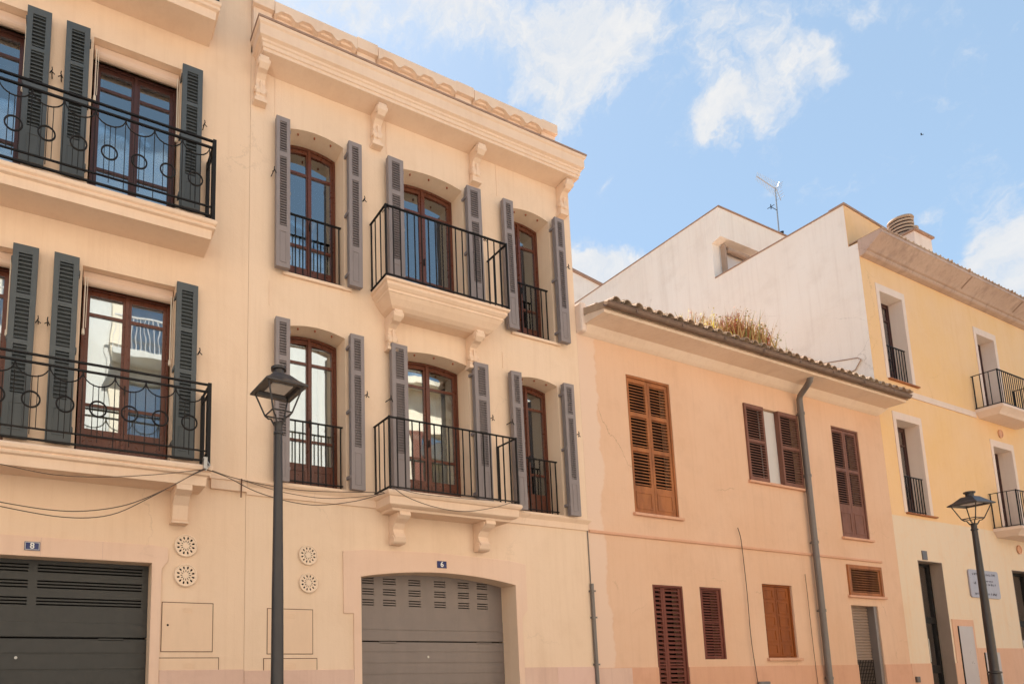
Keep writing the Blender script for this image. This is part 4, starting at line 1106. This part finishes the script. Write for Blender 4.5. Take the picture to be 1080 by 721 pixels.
# ================================================================== SKY, SUN, CAMERA
EL = R(58); AZ = math.atan2(.35, 1.0)     # sun behind the houses, a little to the right
sd = Vector((math.sin(AZ) * math.cos(EL), math.cos(AZ) * math.cos(EL), math.sin(EL)))
sl = bpy.data.lights.new('sun', 'SUN'); sl.energy = 5.0; sl.angle = R(.5); sl.color = (1, .93, .82)
so = bpy.data.objects.new('sun', sl); col.objects.link(so); so.rotation_euler = (-sd).to_track_quat('-Z', 'Y').to_euler(); so.location = (0, 0, 40)

world = bpy.data.worlds.new('World'); scene.world = world; world.use_nodes = True
nt = world.node_tree; bg = nt.nodes['Background']; L = nt.links.new
sky = nt.nodes.new('ShaderNodeTexSky'); sky.sky_type = 'NISHITA'; sky.sun_disc = False; sky.sun_elevation = EL; sky.sun_rotation = AZ
sky.air_density = 1.0; sky.dust_density = .25; sky.ozone_density = 1.0
tc = nt.nodes.new('ShaderNodeTexCoord'); G = tc.outputs['Generated']
# clouds: soft blobs placed by compass direction, broken up by turbulence
warp = N(nt, 'ShaderNodeTexNoise', Scale=5.0, Detail=6.0, Roughness=.62); L(G, warp.inputs['Vector'])
wsub = nt.nodes.new('ShaderNodeVectorMath'); wsub.operation = 'MULTIPLY_ADD'; L(warp.outputs['Color'], wsub.inputs[0]); wsub.inputs[1].default_value = (.16, .16, .16); wsub.inputs[2].default_value = (-.08, -.08, -.08)
wadd = nt.nodes.new('ShaderNodeVectorMath'); L(G, wadd.inputs[0]); L(wsub.outputs[0], wadd.inputs[1]); V = wadd.outputs[0]
CLOUDS = [  # pixel centre, half axis a (pixel), half axis b (pixel), strength
    ((380, -10), (560, 20), (400, 70), .62), ((540, 25), (660, 50), (520, 90), .62), ((625, 60), (700, 80), (610, 120), .50), ((590, 105), (640, 130), (570, 150), .40), ((650, 10), (720, 20), (650, 60), .45),
    ((770, 25), (850, 30), (760, 90), .56), ((745, 85), (800, 70), (735, 140), .36), ((800, 112), (868, 62), (818, 145), .88), ((756, 148), (800, 128), (760, 176), .80), ((852, 72), (868, 50), (868, 95), .66),
    ((650, 272), (740, 262), (655, 245), .78), ((612, 290), (660, 290), (608, 250), .75), ((690, 262), (740, 250), (690, 245), .40),
    ((1080, 265), (1140, 250), (1072, 205), .9), ((1042, 262), (1085, 255), (1036, 225), .75), ((1060, 305), (1100, 315), (1055, 280), .6), ((1015, 290), (1040, 300), (1010, 270), .3), ((982, 196), (1018, 180), (980, 216), .62), ((915, 5), (955, -12), (918, 30), .55),
    ((640, 205), (665, 190), (628, 240), .30), ((660, 160), (690, 150), (660, 190), .22), ((-200, 100), (100, 50), (-200, 400), .7)]
acc = None
def MT(op, a, b=None, c=None, clamp=False):
    n = nt.nodes.new('ShaderNodeMath'); n.operation = op; n.use_clamp = clamp
    for i, s in enumerate((a, b, c)):
        if s is None: continue
        if isinstance(s, (int, float)): n.inputs[i].default_value = s
        else: L(s, n.inputs[i])
    return n.outputs[0]
for c, a, b, stg in CLOUDS:
    C = ray(*c).normalized(); Aa = ray(*a).normalized() - C; Bb = ray(*b).normalized() - C
    la, lb = max(Aa.length, .01), max(Bb.length, .01)
    ua = Aa.normalized(); ub = (Bb - ua * Bb.dot(ua)).normalized()
    sub = nt.nodes.new('ShaderNodeVectorMath'); sub.operation = 'SUBTRACT'; L(V, sub.inputs[0]); sub.inputs[1].default_value = C
    ds = []
    for u, l in ((ua, la), (ub, lb), (C, .6)):
        d = nt.nodes.new('ShaderNodeVectorMath'); d.operation = 'DOT_PRODUCT'; L(sub.outputs[0], d.inputs[0]); d.inputs[1].default_value = u / l
        ds.append(MT('MULTIPLY', d.outputs['Value'], d.outputs['Value']))
    r2 = MT('ADD', MT('ADD', ds[0], ds[1]), ds[2])
    e = MT('MULTIPLY', MT('POWER', 2.718, MT('MULTIPLY', r2, -1.7)), stg)
    acc = e if acc is None else MT('ADD', acc, e)
n1 = N(nt, 'ShaderNodeTexNoise', Scale=8.0, Detail=10.0, Roughness=.60, Distortion=.35); L(V, n1.inputs['Vector'])
n3 = N(nt, 'ShaderNodeTexNoise', Scale=24.0, Detail=8.0, Roughness=.65, Distortion=.5); L(V, n3.inputs['Vector'])
n2 = N(nt, 'ShaderNodeTexNoise', Scale=3.2, Detail=4.0); L(G, n2.inputs['Vector'])
den = MT('ADD', acc, MT('MULTIPLY', MT('SUBTRACT', n1.outputs[0], .5), 2.1))
den = MT('ADD', den, MT('MULTIPLY', MT('SUBTRACT', n3.outputs[0], .5), 1.5))
den = MT('ADD', den, MT('MULTIPLY', MT('SUBTRACT', n2.outputs[0], .5), .3))
mr = nt.nodes.new('ShaderNodeMapRange'); mr.interpolation_type = 'SMOOTHSTEP'; mr.inputs[1].default_value = .10; mr.inputs[2].default_value = 1.0; mr.inputs[4].default_value = .94; L(den, mr.inputs[0])
CB = 3.2
cl = mixc(nt, ramp(nt, n3.outputs[0], .3, .65), (CB * .84, CB * .89, CB * .96), (CB * 1.02, CB * 1.01, CB))
hz = mixc(nt, .6, sky.outputs[0], (1.36, 1.86, 2.12))
L(mixc(nt, mr.outputs[0], hz, cl), bg.inputs[0]); bg.inputs[1].default_value = .1

cam = bpy.data.cameras.new('camera'); co_ = bpy.data.objects.new('camera', cam); col.objects.link(co_)
Mt = M_  # rows are camera axes (x right, y down, z forward) in (r1, r2, r3) basis
def cam_axis(i): return Vector((M_[i][0], M_[i][2], -M_[i][1]))
right, down, fwd = cam_axis(0), cam_axis(1), cam_axis(2)
mw = Matrix((( right.x, -down.x, -fwd.x, 0), (right.y, -down.y, -fwd.y, -D0), (right.z, -down.z, -fwd.z, EYE), (0, 0, 0, 1)))
co_.matrix_world = mw
cam.sensor_width = 36; cam.lens = F_ / 1080 * 36; cam.shift_x = (540 - CX) / 1080; cam.shift_y = (CY - 360.5) / 1080
cam.clip_start = .05; cam.clip_end = 2000
scene.camera = co_
scene.view_settings.view_transform = 'Standard'; scene.view_settings.look = 'None'; scene.view_settings.gamma = 1; scene.view_settings.use_curve_mapping = False
scene.view_settings.exposure = 1.48
scene.cycles.max_bounces = 8; scene.cycles.diffuse_bounces = 4; scene.cycles.transparent_max_bounces = 12
scene.cycles.use_denoising = True
scene.render.resolution_x = 1024; scene.render.resolution_y = 683
